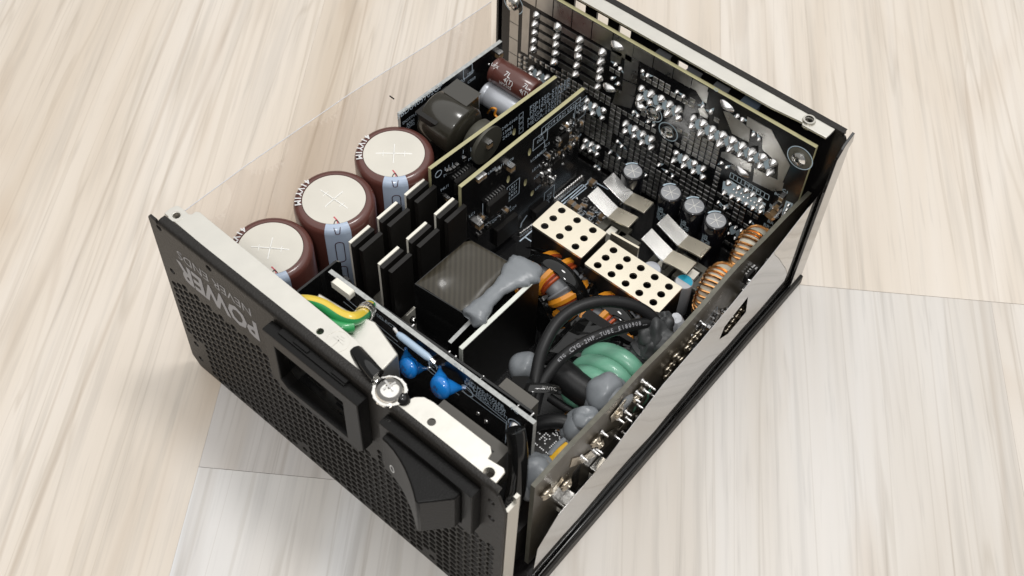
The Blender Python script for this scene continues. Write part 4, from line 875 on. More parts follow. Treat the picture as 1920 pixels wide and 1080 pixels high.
# solder lands (polygons in photo pixels) and pins
Z2 = lambda l: [(940 + x / 4.153, 700 + y / 4.153) for x, y in l]
lands = [Z2([(530, 730), (550, 660), (640, 640), (700, 600), (730, 640), (640, 690)]), Z2([(770, 570), (810, 470), (910, 410), (900, 470), (830, 560), (760, 610)]), Z2([(850, 340), (970, 195), (960, 260), (890, 360), (855, 380)]), Z2([(960, 310), (1090, 90), (1110, 110), (1060, 230), (960, 330)]), Z2([(1060, 260), (1130, 150), (1135, 190), (1060, 290)]), Z2([(370, 930), (440, 850), (470, 800), (480, 830), (400, 940)]), Z2([(900, 450), (1030, 310), (1060, 300), (960, 430)])]
for l in lands: MB().prism(SF, [SF.hit(*q) for q in l], .02, .22).build('solder_land', WARMTIN, sb)
for x, y in Z2([(1095, 55), (1130, 80), (1150, 95), (1105, 125), (1160, 160), (1050, 145), (1030, 190), (1055, 240), (965, 295), (905, 350), (970, 345), (1050, 335), (940, 455), (880, 485), (920, 515), (780, 455), (620, 645), (715, 600), (740, 590)]): sput(STICK, x, y)
for x, y, s in [(q[0], q[1], sc_) for q, sc_ in zip(Z2([(720, 520), (490, 850), (340, 920), (760, 545), (905, 310), (1040, 180)]), (1.05, 1.15, 1.15, .8, .8, .8))]:
    inst('solder_mound', CONE_W, sb, SF, *SF.hit(x, y), .02, 0, s)
for x, y in [(940 + a / 4.153, 700 + b / 4.153) for a, b in ((480, 970), (730, 705))]:
    a, b = SF.hit(x, y); MB().box(SF, a - 3.2, a + 3.2, b - 1.6, b + 1.8, 0, 3.4).build('terminal_block', NICKEL, sb, bevel=.4); MB().box(SF, a - 3, a + 3, b - 5, b - 1.7, 0, 3).build('terminal_foot', CERAMIC, sb, bevel=.5)
rnd = random.Random(8)
for k in range(46):
    t = rnd.random(); px = 1290 + 215 * t + rnd.uniform(-8, 22); py = 640 - 222 * t + rnd.uniform(-12, 16)
    a, b = SF.hit(px, py)
    zt = [q.z for q in tp if abs(q.y - a) < 8]
    if zt and b > min(zt) - 3: continue
    sput(rnd.choice((CH_R, CH_C, IC_T, CONE_T, STICK)), px, py, rnd.choice((0, 90)))
sput(IC_S, 1400, 515); sput(IC_L, 1405, 548)
for x, y in ((1265, 665), (1258, 680), (1250, 690), (1262, 700), (1275, 672), (1248, 702), (1292, 640), (1300, 630), (1306, 622), (1286, 650)): inst('solder_mound', CONE_W, sb, SF, *SF.hit(x, y), .02, 0, .7 + .3 * rnd.random())
for x, y in ((1388, 578), (1380, 590), (1372, 600), (1366, 610), (1360, 618), (1392, 570)): inst('solder_mound', CONE_W, sb, SF, *SF.hit(x, y), .02, 20, .9)
mb = MB(); mb.line(SF, [SF.hit(1310, 620), SF.hit(1345, 575), SF.hit(1343, 595), SF.hit(1310, 632), SF.hit(1310, 620)], .3); 
for k in range(4): a, b = SF.hit(1325 + k * 5, 610 - k * 4); mb.text(SF, 'PFC-%d' % (k + 3), 1.9, a, b - k * .2)
mb.build('silkscreen', SILK, sb, smooth=False)
# ------------------------------------------------------------------ cables, coils and silicone at the near corner
def cable(name, pts, r, label, m=CABLE, seg=14, txt=None):
    t = empty(name, psu, label) if txt else psu; P = smooth_path([U(x, y, z=z) for x, y, z in pts], 8)
    o = MB().tube(P, r, seg).build('sleeve' if txt else name, m, t, angle=60)
    if not txt and label: o['label'] = label
    if txt:
        cum = [0]
        for a, b in zip(P[:-1], P[1:]): cum.append(cum[-1] + (b - a).length)
        mb = MB()
        for s, k, size in txt:
            for ci, ch in enumerate(s):
                d = cum[-1] * k + (ci - len(s) / 2) * size * .72
                i = max(0, min(len(P) - 2, sum(1 for c in cum if c < d) - 1)); tt_ = (d - cum[i]) / (cum[i + 1] - cum[i])
                c = P[i].lerp(P[i + 1], tt_); dr = (P[i + 1] - P[i]).normalized(); n = CAMP - c; n = (n - dr * n.dot(dr)).normalized()
                mb.text(Fr(c + n * (r + .04), dr, n.cross(dr)), ch, size, 0, 0, .02)
        mb.build('sleeve_print', PRINT, t, smooth=False)
    return t
cable('black_cable', [(985, 770, 52), (1000, 735, 55), (1006, 700, 58), (1017, 655, 61), (1045, 605, 63), (1085, 576, 64), (1135, 565, 63), (1185, 572, 60), (1218, 590, 56), (1235, 612, 52)], 2.05, 'plain black cable arching over the chokes')
cable('black_cable', [(1000, 775, 52), (1010, 735, 55), (1025, 705, 57), (1060, 665, 59), (1110, 635, 60), (1165, 615, 58), (1205, 606, 55), (1235, 605, 52)], 1.95, 'black cable with white printed lettering', txt=[('KTG', .34, 1.5), ('CYG-2HP', .48, 1.9), ('TUBE', .63, 1.9), ('E180908', .78, 1.9), ('__', .405, 1.6), ('__', .57, 1.6), ('__', .69, 1.6), ('__', .88, 1.6)])
cable('black_cable', [(995, 800, 44), (1020, 792, 46), (1050, 790, 47), (1085, 800, 46)], 2.5, 'short black cable running into the grey silicone')
cable('heat_shrink_tube', [(1045, 695, 46), (1080, 722, 45), (1120, 750, 44)], 5.2, 'thick black heat shrink tube below the green coil')
cable('black_lead', [(1030, 745, 40), (1060, 765, 40), (1095, 785, 40)], 1.5, 'thin black lead beside the copper coil')
# zip tie round both cables
zt = empty('zip_tie', psu, 'glossy black zip tie binding the two cables')
c = (U(1005, 722, z=57)); f = Fr(c, (1, 0.25, 0), (0.1, -.2, 1)); ring = []
a = U(975, 728, z=58.5); b = U(1045, 730, z=57)
P = smooth_path([U(965, 727, z=58), U(990, 727, z=60.4), U(1010, 727, z=60.6), U(1030, 728, z=60.0), U(1048, 732, z=57)], 6)
MB().tube(P, 1.9, 8, flat=.4).build('strap', GLOSSY, zt)
q = U(978, 726, z=59.5); fz2 = Fr(q, (P[6] - P[0]), Vector((0, 0, 1)).cross(P[6] - P[0])); MB().box(fz2, -3, 3, -2.6, 2.6, -2, 2.4).build('head', GLOSSY, zt, bevel=.5)
mb = MB(); f3 = Fr(U(1030, 728, z=62), P[22] - P[12], Vector((0, 0, 1)).cross(P[22] - P[12])); mb.text(f3, 'EWTC', 1.8, 0, -.2, .1); mb.build('strap_print', DULLTIN, zt, smooth=False)
# dark silicone where the cables end
mb = MB(); mb.blob(U(1225, 622, z=50), (5, 6, 6), seed=31, amp=.16, seg=32, rings=22, freq=3.0); mb.blob(U(1232, 645, z=46), (6, 7.5, 7), seed=32, amp=.16, seg=32, rings=22, freq=3.0); mb.blob(U(1215, 655, z=44), (6, 6, 5), seed=33, amp=.16, seg=32, rings=22, freq=3.0); mb.blob(U(1242, 607, z=50), (3.5, 4, 5), seed=35, amp=.16, seg=28, rings=20, freq=3.0)
mb.build('dark_silicone', DARKGLUE, psu, label='crumpled dark grey silicone lump around the cable ends')
# green coil
gt = empty('green_coil', psu, 'pale green enamelled three-ring coil')
for k, (px, py, y, R, r) in enumerate(((1150, 708, 78, 11.0, 3.4), (1130, 727, 71.5, 10.4, 3.2), (1110, 742, 65.5, 9.4, 3.0))):
    c = U(px, py, y=y); f = Fr(c, (1, .10, 0), (0.0, 0.25, 1))
    P = [f.at(R * math.cos(x), R * .95 * math.sin(x)) for x in [2 * math.pi * i / 40 for i in range(40)]]
    MB().tube(P, r, 14, closed=True, flat=.9).build('ring', GREENCOIL, gt, angle=80)
# grey silicone lumps along the side board
def lump(pts, label, seed):
    mb = MB()
    for i, (x, y, z, r) in enumerate(pts): mb.blob(U(x, y, z=z), (r, r * 1.05, r * .95), seed=seed + i, amp=.10, seg=20, rings=14, freq=2.2)
    mb.build('silicone_lump', GREYGLUE, psu, label=label, subd=1)
lump([(1140, 742, 49, 7.2), (1136, 736, 51, 6.4), (1130, 762, 45, 6.2), (1122, 752, 44, 5.5)], 'grey silicone lump at the end of the heat shrink tube', 40)
lump([(1090, 800, 46, 6.2), (1098, 790, 49, 5.2), (1080, 806, 45, 5), (1112, 778, 45, 4)], 'grey silicone lump gluing the short cable to the side board', 50)
lump([(1003, 888, 46, 6.6), (998, 900, 43, 6.4), (1016, 880, 46, 5)], 'grey silicone lump beside the black sleeve', 60)
lump([(985, 690, 34, 5.5), (982, 705, 30, 5)], 'grey silicone lump behind the zip tie', 65)
lump([(1066, 828, 45, 1.8), (1070, 822, 45, 1.6)], 'small grey glue drop above the yellow capacitor', 68)
# yellow capacitor and its grey cap edge
yc = empty('film_capacitor', psu, 'small yellow capacitor wedged against the side board')
P = [U(1038, 866, z=48), U(1052, 850, z=49), U(1066, 838, z=49)]
MB().tube(smooth_path(P, 5), 2.3, 10, flat=.8).build('body', YELLOW, yc); MB().tube(smooth_path([p + Vector((-2.2, .8, 1.0)) for p in P], 5), 1.0, 8).build('edge', GREYGLUE, yc)
# copper coil and round black core with dotted code
rt = empty('ring_inductor', psu, 'round black ring inductor with dotted code and copper turns')
c = U(1030, 835, z=44); f = Fr((c.x, c.y, 0), (1, 0, 0), (0, 1, 0))
MB().lathe(f, [(0, ZB), (11.5, ZB), (11.5, 42), (10.8, 43.6), (9.5, 44), (0, 44)], 40).build('core', EPOXY, rt, angle=50)
mb = MB(); tf = Fr((c.x, c.y, 44.05), (Vector((1, -.05, 0))), (0.05, 1, 0))
for s_, dx, dy in (('CS270', -2, 3.0), ('R18', 2, -1.2)):
    v_, f_ = text_mesh(s_); 
rnd = random.Random(2)
def dots(string, ox, oy, size):
    G = {'R': '1110,1001,1110,1010,1001', 'I': '010,010,010,010,010', '0': '0110,1001,1001,1001,0110', '8': '0110,1001,0110,1001,0110', 'S': '0111,1000,0110,0001,1110', '-': '000,000,111,000,000'}
    x = ox
    for ch in string:
        rows = G[ch].split(',')
        for j, r_ in enumerate(rows):
            for i, k in enumerate(r_):
                if k == '1': mb.add([tf.at(x + i * size + dx_, oy - j * size + dy_, .03) for dx_, dy_ in ((-.22, -.22), (.22, -.22), (.22, .22), (-.22, .22))], [(0, 1, 2, 3)])
        x += (len(rows[0]) + .8) * size
dots('-RI0', -6.5, 2.5, .75); dots('----', -7, -1.2, .7); dots('S8-', -2, 6, .5)
mb.build('dotted_code', WHITEP, rt, smooth=False)
mb = MB()
for k in range(9):
    a = math.radians(62 + k * 5); P = [f.at((10 + 4.2 * math.cos(x)) * math.cos(a), (10 + 4.2 * math.cos(x)) * math.sin(a), 41 + 5.2 * math.sin(x)) for x in [2 * math.pi * i / 18 for i in range(18)]]; mb.tube(P, .62, 6, closed=True)
for k in range(7):
    a = math.radians(-98 + k * 6); P = [f.at((10 + 4.2 * math.cos(x)) * math.cos(a), (10 + 4.2 * math.cos(x)) * math.sin(a), 36 + 6.2 * math.sin(x)) for x in [2 * math.pi * i / 18 for i in range(18)]]; mb.tube(P, .62, 6, closed=True)
mb.build('winding', COPPER, rt)
# second copper coil further down
MB().wbox(120, 143, 8, 30, ZB, 30).build('filter_block', SILVERCAP if False else EPOXY, psu, bevel=1)
# ------------------------------------------------------------------ filter board behind the flange
A = U(615, 510, z=70); B = U(1000, 796, z=70); fr = Fr((A.x, A.y, 0), B - A, (0, 0, 1)); L = (B - A).length
FB = fr                         # normal faces the socket panel
ol = [(0, 30), (L - 1.5, 34), (L, 36), (L, 70), (0, 70)]
fb = MB().plate(FB, ol, [], -1.6, 0, side=1).build('filter_board', [PCB, FR4GREY], psu, label='upright filter board carrying two blue drop capacitors')
mb = MB()
mb.line(FB, [FB.hit(650, 560), FB.hit(745, 640)], .4); mb.line(FB, [FB.hit(645, 566), FB.hit(860, 740)], .4)
mb.line(FB, [FB.hit(870, 725), FB.hit(950, 790), FB.hit(948, 830)], .4); mb.line(FB, [FB.hit(866, 733), FB.hit(958, 800)], .35)
for k, s in enumerate(('FSP1350-57ALER', 'FSP1650-57ALER', 'MEGA-1350TI', 'MEGA-1650TI')):
    a, b = FB.hit(900 + k * 4, 735 + k * 7); mb.text(FB, s, 2.2, a + 2, b + 1.6 - k * 0.4)
for px, py, s in ((724, 603, 'SELECT'), (690, 585, 'G'), (862, 690, 'CY1'), (812, 685, 'SCY'), (880, 722, 'L N'), (965, 770, 'FG')): a, b = FB.hit(px, py); mb.text(FB, s, 2.6, a, b)
for px, py, r in ((968, 800, 3.4), (876, 733, 2.6), (815, 690, 2.6)): a, b = FB.hit(px, py); mb.plate(FB, circ(a, b, r, 22), [circ(a, b, r - .4, 22)], .02, .07)
mb.build('silkscreen', SILK, fb, smooth=False)
for px, py in ((640, 548), (712, 607), (757, 605), (826, 660), (838, 668), (890, 718), (985, 782), (960, 765)):
    a, b = FB.hit(px, py - 4); q = Fr(FB.at(a, min(b, 67.5), -1.6), -FB.u, FB.v); inst('solder_pin', STICK, fb, q, 0, 0, 0)
inst('solder_mound', CONE, fb, FB, *FB.hit(968, 803), .02, 0, 1.9)
for px, py in ((700, 578), (805, 690), (872, 728), (897, 775), (912, 790), (905, 812), (915, 820), (985, 850), (988, 870)): inst('solder_dot', CONE_T, fb, FB, *FB.hit(px, py), .0, 0, 1.5)
a, b = FB.hit(640, 540, 2); MB().box(FB, a - 4, a + 4.2, b - 2.6, b + .6, 0.2, 2.6).build('white_terminal', CERAMIC, fb, bevel=.6)
# blue drop capacitors
def drop(px, py, r, legs, label):
    t = empty('drop_capacitor', psu, label); c = U(px, py, y=FB.o.y - 6)
    f = axis_frame(c, CAMP - c); mb = MB(); f = Fr(c, (1, -.15, .0), (0, 0.35, 1))
    prof = []
    mb.blob(c, (r, r, r * .62), seg=24, rings=16, amp=0.0, fr=f)
    for (lx, ly) in legs:
        a, b = FB.hit(lx, ly); e = FB.at(a, b, .3); P = [c + (e - c) * k for k in (.25, .45, .6, .72, .86, 1.0)]
        mb.tube(smooth_path(P, 3), [r * .80 - (r * .80 - .6) * min(1, (i / 12) ** .8) for i in range(16)], 12)
    mb.build('body', BLUE, t, angle=80)
    mb = MB()
    for (lx, ly) in legs:
        a, b = FB.hit(lx, ly); e = FB.at(a, b, .3); mb.tube([e + (c - e).normalized() * 1.2, e], .62, 8)
    mb.build('lead', TIN, t)
    mb = MB(); n = (CAMP - c).normalized(); q = Fr(c + f.n * (r * .62 + .02), f.u, f.v)
    for k, s in enumerate(('JN', '222M')): mb.text(q, s, 1.9, 0, 1.0 - k * 2.0, .05)
    mb.build('code_print', MAROON, t, smooth=False)
drop(766, 690, 3.6, [(762, 652), (803, 690)], 'blue drop capacitor beside the pale blue tube')
drop(826, 726, 4.0, [(826, 686), (874, 726)], 'blue drop capacitor beside the printed model list')
rs = empty('tube_resistor', psu, 'pale blue glass tube resistor on the filter board'); A = FB.at(*FB.hit(746, 626, 2), 2); B = FB.at(*FB.hit(808, 674, 2), 2)
MB().tube([A.lerp(B, k / 8) for k in range(9)], [.9, 1.25, 1.25, 1.25, 1.25, 1.25, 1.25, 1.25, .9], 14).build('tube', RESIST, rs, angle=60)
mb = MB(); mb.tube([A, A + FB.v * 1.5 - FB.u * 1.2, FB.at(*FB.hit(741, 620), .1)], .6, 8); mb.tube([B, B + FB.u * 1.2, FB.at(*FB.hit(812, 672), .1)], .6, 8); mb.build('lead', TIN, rs)
# earth wire: green and yellow halves, and its reflection as a green tube
ew = empty('earth_wire', psu, 'striped green and yellow earth wire bending behind the flange')
path = smooth_path([U(556, 566, z=80), U(578, 566, z=81), U(605, 573, z=81.5), U(638, 592, z=81.5), U(662, 598, z=81), U(681, 590, z=77), U(692, 576, z=71)], 8)
nP = len(path); seg = 16; rad = 2.2; ys = MB(); gs = MB(); ups = []
def half(mb, o0, o1):
    vs = []; fs = []; a = None
    for i, p in enumerate(path):
        t = (path[min(i + 1, nP - 1)] - path[max(i - 1, 0)]).normalized(); n = CAMP - p; n = (n - t * n.dot(t)).normalized(); b = t.cross(n); tw = -.25 + i * .012
        for k in range(9):
            th = o0 + (o1 - o0) * k / 8 + tw; vs.append(p + (n * math.cos(th) + b * math.sin(th)) * rad)
    for i in range(nP - 1):
        for k in range(8): fs.append((i * 9 + k, i * 9 + k + 1, i * 9 + 10 + k, i * 9 + 9 + k))
    mb.add(vs, fs)
half(gs, -.1, math.pi * 1.1); half(ys, math.pi * 1.1, 2 * math.pi - .1)
gs.build('green_stripe', GREENW, ew, angle=80); ys.build('yellow_stripe', YELLOWW, ew, angle=80)
mb = MB(); mb.tube(smooth_path([U(585, 592, z=80.2), U(610, 604, z=80.6), U(640, 614, z=80.6), U(662, 612, z=80)], 6), 1.9, 12); mb.build('reflected_lead', GREENW, ew)  # green tube standing in partly for the wire's reflection in the steel shell
mb = MB(); e = path[-6]; dr = (path[-4] - path[-8]).normalized(); f = axis_frame(e - dr * .5, dr); mb.lathe(f, [(2.55, 0), (2.95, 0), (2.95, 2.2), (2.55, 2.2)], 20); mb.lathe(Fr(f.at(0, 0, -3.2), f.u, f.v), [(2.55, 0), (2.95, 0), (2.95, 2.2), (2.55, 2.2)], 20); mb.build('crimp', TIN, ew)
MB().tube([path[-1], path[-1] + (path[-1] - path[-4]).normalized() * 1.5], 2.0, 12).build('tip', GREENW, ew)
# black partition sheet
pt = empty('partition', psu, 'thin black plastic partition folded behind the filter board')
A = U(655, 540, z=68); B = U(1000, 782, z=68); fr = Fr((A.x, A.y + .8, 0), B - A, (0, 0, 1)); L = (B - A).length
MB().plate(fr, [(-6, ZB), (L, ZB), (L, 66.4), (L - 1.2, 68), (3, 68), (2, 68.3), (0.5, 68.2), (-1, 70.5), (-3, 70.5), (-6, 68)], [], -.8, 0).build('long_sheet', GLOSSY, pt)
A2 = U(632, 490, z=68); B2 = U(556, 550, z=68); fr2 = Fr((A2.x, A2.y, 0), A2 - B2, (0, 0, 1)); L2_ = (A2 - B2).length
MB().plate(fr2, [(-L2_, ZB), (1.5, ZB), (1.5, 66), (0, 68), (-L2_, 68)], [], -.8, 0).build('side_sheet', GLOSSY, pt)
mb = MB(); q = U(968, 755, z=64); mb.wbox(q.x - 8, q.x + 5, q.y + 1, q.y + 5, 40, 64); mb.build('relay', GREYBOX, psu, bevel=.4, label='grey relay block behind the partition')
# black sleeve rising at the near corner
cable('black_sleeve', [(966, 806, 70.5), (970, 830, 67), (972, 860, 62), (970, 900, 54), (962, 940, 46), (950, 970, 36)], 3.1, 'black heat shrink sleeve standing at the panel corner', m=GLOSSY)
# ------------------------------------------------------------------ back panel and its board
bp = empty('back_panel', psu, 'black steel back panel with connector openings')
BP = Fr((0, 180, 0), (1, 0, 0), (0, 0, 1))
hl = []
for px, py, w in ((1090, 12, 2.7), (1132, 36, 2.7), (1174, 60, 2.7), (1282, 125, 2.2)):
    a, b = BP.hit(px, py); hl.append([(a - w, b - 2.6), (a + w, b - 2.6), (a + w, b + 2.6), (a - w, b + 2.6)])
MB().plate(BP, [(1, 1.5), (152, 1.5), (152, 80), (150, 84), (1, 84)], hl, 0, 1.0).build('sheet', BLACKCOAT, bp)
mb = MB(); mb.wbox(1, 149.5, 178.45, 180.9, 84.4, 86.2); mb.build('coated_edge', POWDER, bp, bevel=.5)
zb = 85.9
ol = [(1, 178), (1, 170)] + fz([(1250, 109), (1440, 214), (1505, 228.5), (1505, 234), (1549, 257), (1555, 252), (1567, 241)], zb)
q1 = U(1187, 67, z=zb); q2 = U(1380, 160, z=zb); print('FLANGE', q1, q2, U(1050, 3, z=82), U(1380, 182, z=82), U(1537, 268, z=82))
ol = [(1, 178.4), (1, 172.6), (124, 172.8)] + fz([(1505, 229), (1505, 234), (1549, 257.5), (1556, 252), (1566, 241)], zb) + [(146, 178.4)]
c = U(1522, 221, z=zb)
MB().plate(XY, ol, [circ(c.x, min(c.y, 175.8), 1.6, 18)], zb - .9, zb, bevel=.08).build('top_flange', STEEL, bp, label='bare steel flange along the back panel')
MB().lathe(Fr((c.x, min(c.y, 175.8), zb), (1, 0, 0), (0, 1, 0)), [(1.6, -3), (1.6, .9), (2.2, .9), (2.4, .05), (2.4, -.2)], 18).build('threaded_collar', STEEL_EDGE, bp)
mb = MB(); mb.prism(Fr((152.3, 0, 0), (0, 1, 0), (0, 0, 1)), [(171.5, 5), (180.6, 5), (180.6, 79), (182.4, 81), (181.2, 86), (176, 84), (172.5, 79)], -1.0, 0); mb.build('side_flange', FLANGEBLK, bp, bevel=.15)
mb = MB(); mb.wbox(1.0, 2.0, 172, 180, 4, 84); mb.build('left_flange', BLACKCOAT, bp)
# connectors between the panel and its board
for k, x in enumerate((37.5, 48, 58.5, 70, 84, 96, 108, 120)):
    mb = MB(); mb.wbox(x - 4, x + 4, 173.2, 179.3, 42, 73 - 1.5 * (k > 3)); mb.build('connector', PLASTIC, bp, bevel=.5)
for px, py in ((1243, 103), (1300, 137), (1352, 165)):
    p = U(px, py, y=176); MB().wbox(p.x - 3, p.x + 3, 174, 178, p.z - 6, p.z).build('connector_latch', GREYWIRE, bp, bevel=1.2)
p = U(1408, 192, y=176); MB().wbox(p.x - 3.4, p.x + 3.4, 173.5, 178, p.z - 8, p.z).build('blue_latch', mat('slate_blue_plastic', (0.10, 0.13, 0.17), .3), bp, bevel=1.0)
BB = Fr((5, 170.6, 8), (1, 0, 0), (0, 0, 1)); LB, HB = 139.4, 73.6
bb = MB().plate(BB, [(0, 0), (LB, 0), (LB, HB), (0, HB)], [], -1.6, 0, side=1).build('output_board', [PCB, FR4], psu, label='tall output board covered in tinned pads and solder cones')
R4 = lambda l: [(900 + x / 3, y / 3) for x, y in l]; R5 = lambda l: [(1200 + x / 3, 60 + y / 3) for x, y in l]; Z6 = lambda l: [(900 + x / 6, y / 6) for x, y in l]
cols = [Z6(l) for l in ([(640, 165), (630, 262), (622, 358), (614, 455), (606, 548)], [(880, 300), (872, 400), (862, 495), (853, 592), (843, 690)], [(1132, 440), (1120, 535), (1108, 632), (1096, 728), (1085, 825)], [(1385, 580), (1372, 680), (1360, 778), (1346, 875), (1332, 968)])]
occ = []          # occupied spots (u, v, radius)
rects = []
def joint(px, py, me=CONE, s=1.0, r=2.1):
    a, b = BB.hit(px, py); w = random.uniform(.88, 1.1); inst('solder_joint', me, bb, BB, a, b, .02, random.uniform(0, 360), (s * w, s * w * random.uniform(.88, 1.12), s * random.uniform(.75, 1.2))); occ.append((a, b, r)); return a, b
C2 = [[joint(*q, s=1.12) for q in c] for c in cols]
pads = MB()
def pad(a0, a1, b0, b1):
    MB().box(BB, a0, a1, b0, b1, .01, .16).build('tinned_pad', DULLTIN, bb, bevel=.05); rects.append((a0, a1, b0, b1))
for c, d in zip(C2[:-1], C2[1:]):
    for i in range(5):
        am = (c[i][0] + d[i][0]) / 2; bm = (c[i][1] + d[i][1]) / 2 - .3; w = (d[i][0] - c[i][0]) / 2 - 1.75; pad(am - w, am + w, bm - 1.35, bm + 1.35)
for c in C2: rects.append((c[0][0] - 2, c[0][0] + 2, c[4][1] - 2, c[0][1] + 2))
u0 = 1.5
topb = 64.6
for i, w in enumerate((7.5, 8.2, 9.0, 9.4, 9.6, 9.6)):
    pad(8 + u0, 8 + u0 + w - .5, topb, 73.2); u0 += w
for a0, a1, b0, b1 in ((62.5, 71.2, 67.5, 73.2), (71.6, 80, 68.0, 73.2), (80.4, 88, 68.4, 73.2), (88.4, 95, 68.8, 73.2)): pad(a0, a1, b0, b1)
for k in range(5): pad(4.2, 8.6, 58.5 - k * 8.2 - 7.8 + 8, 58.5 - k * 8.2 + 8)
pad(10.4, 14, 38, 62)
for q in ([(820, 300), (895, 345), (880, 470), (805, 440)], [(805, 450), (880, 480), (868, 540), (800, 520)], [(770, 500), (870, 548), (850, 610), (745, 580)], [(740, 275), (800, 300), (790, 360), (735, 340)]):
    h = [BB.hit(*p) for p in R4(q)]; MB().prism(BB, h, .01, .16).build('tinned_pad', DULLTIN, bb); rects.append((min(p[0] for p in h), max(p[0] for p in h), min(p[1] for p in h), max(p[1] for p in h)))
for q in ([(605, 475), (740, 550), (845, 750), (800, 850), (775, 830), (780, 740), (690, 660), (690, 590), (600, 525)], [(470, 445), (500, 450), (620, 545), (615, 620), (520, 570)], [(305, 270), (385, 340), (375, 400), (350, 385), (300, 300)], [(460, 675), (490, 672), (630, 740), (625, 785), (540, 750), (455, 700)], [(645, 765), (810, 850), (800, 890), (750, 895), (635, 840)], [(330, 430), (360, 425), (385, 470), (380, 490), (340, 465)]):
    h = [BB.hit(*p) for p in R5(q)]; MB().prism(BB, h, .01, .18).build('tinned_pad', DULLTIN, bb); rects.append((min(p[0] for p in h), max(p[0] for p in h), min(p[1] for p in h), max(p[1] for p in h)))
# paired cone rows with pale silk crosses
silk = MB()
def pairs(rowA, rowB, s=1.0, me=CONE, star=True):
    A = [joint(*q, me=me, s=s) for q in rowA]; B = [joint(*q, me=me, s=s) for q in rowB]
    n = min(len(A), len(B))
    for i in range(n - 1):
        if star:
            cx = (A[i][0] + A[i + 1][0] + B[i][0] + B[i + 1][0]) / 4; cy = (A[i][1] + A[i + 1][1] + B[i][1] + B[i + 1][1]) / 4
            pts = []
            for k in range(8):
                a = math.pi / 8 * 2 * k; rr = 1.9 if k % 2 else 2.9
                if k in (0, 4): rr = 2.3
                pts.append((cx + rr * math.cos(a) * (.8 if k % 2 else .62), cy + rr * math.sin(a)))
            silk.add([BB.at(*p, .03) for p in pts], [tuple(range(8))])
    al = [p for p in A + B]; rects.append((min(p[0] for p in al) - 1.8, max(p[0] for p in al) + 1.8, min(p[1] for p in al) - 2, max(p[1] for p in al) + 2))
pairs(R4([(293, 380), (338, 410), (383, 432)]), R4([(288, 420), (330, 450), (372, 478)]))
pairs(R4([(605, 565), (650, 595), (697, 620)]), R4([(597, 605), (640, 632), (690, 660)]))
pairs(R4([(596, 790), (632, 808), (665, 828)]), R4([(590, 822), (622, 845), (658, 865)]))
pairs(R4([(912, 495), (967, 523), (1022, 553), (1073, 583), (1122, 612)]), R4([(905, 548), (958, 575), (1012, 603), (1062, 632), (1117, 662)]), 1.12)
pairs(R4([(825, 690), (875, 722), (922, 750), (970, 777)]), R4([(820, 735), (868, 765), (917, 797), (967, 825)]), 1.05)
pairs(R4([(1105, 858), (1160, 887), (1208, 917), (1260, 945)]), R4([(1098, 895), (1153, 925), (1205, 960), (1255, 995)]), 1.05)
pairs(R5([(305, 480), (360, 510), (413, 545), (470, 575), (525, 607), (580, 637), (635, 670), (692, 702), (750, 735)]), R5([(295, 525), (350, 560), (403, 590), (457, 620), (512, 652), (568, 685), (623, 715), (680, 748), (737, 782)]), 1.2)
ZK = lambda l: [(1320 + x / 4.154, 300 + y / 4.154) for x, y in l]
pairs(ZK([(195, 175), (272, 213), (330, 235), (385, 262), (440, 310), (455, 355)]), ZK([(168, 245), (225, 275), (275, 305), (332, 337), (385, 370), (440, 402)]), .95)
pairs(ZK([(235, 225), (290, 260), (345, 290), (398, 325)]), ZK([(255, 250), (310, 285), (365, 315), (415, 345)]), .6, CONE_S, False)
pairs(ZK([(205, 495), (250, 520), (295, 545)]), ZK([(195, 570), (245, 605), (290, 630)]), .9, CONE_S)
h = [BB.hit(*p) for p in ZK([(150, 165), (210, 160), (480, 340), (465, 425), (430, 420), (140, 245)])]; silk.add([BB.at(*p, .025) for p in h], [tuple(range(6))])
h = [BB.hit(*p) for p in ZK([(640, 315), (695, 340), (650, 480), (585, 490)])]; silk.add([BB.at(*p, .025) for p in h], [(0, 1, 2, 3)])
for q in ZK([(662, 348), (650, 382), (636, 412), (620, 442), (605, 470)]): joint(*q, me=CONE_S)
for q in Z6([(1545, 510), (1455, 985)]):
    a, b = BB.hit(*q); inst('solder_joint', CONE, bb, BB, a, b, .02, 0, (2.0, 1.2, .9)); occ.append((a, b, 3))
for q, s in zip(R5([(490, 415), (575, 785)]), (1.6, 1.7)): a, b = BB.hit(*q); inst('solder_joint', CONE, bb, BB, a, b, .02, -15, (1.9 * s * .7, 1.1, .8)); occ.append((a, b, 3))
a, b = BB.hit(*R4([(905, 595)])[0]); inst('solder_joint', CONE, bb, BB, a, b, .02, -15, (1.8, 1.1, .9)); occ.append((a, b, 3))
# small solder dabs with pin ends
for q in R4([(765, 360), (790, 385), (745, 440), (780, 468), (915, 400), (945, 422), (865, 630), (890, 648), (950, 680), (980, 700), (1110, 515), (1145, 540), (775, 795), (800, 820), (735, 855), (650, 935), (670, 955), (1050, 965), (1085, 990), (1010, 925), (785, 890), (935, 985), (1255, 595), (1300, 625)]) + R5([(550, 470), (578, 490), (640, 575), (672, 600), (460, 735), (488, 760), (440, 960), (478, 985), (355, 415), (400, 450)]) + ZK([(115, 328), (168, 368), (365, 480), (425, 520)]):
    a, b = joint(*q, me=CONE_S, s=.95, r=1.6); k = Fr(BB.at(a, b, .02), BB.u, BB.v).rot(random.uniform(0, 360)); pads_ = None
    silk.add([k.at(.5, -.7, .05), k.at(2.6, 0, .05), k.at(.5, .7, .05)], [(0, 1, 2)])
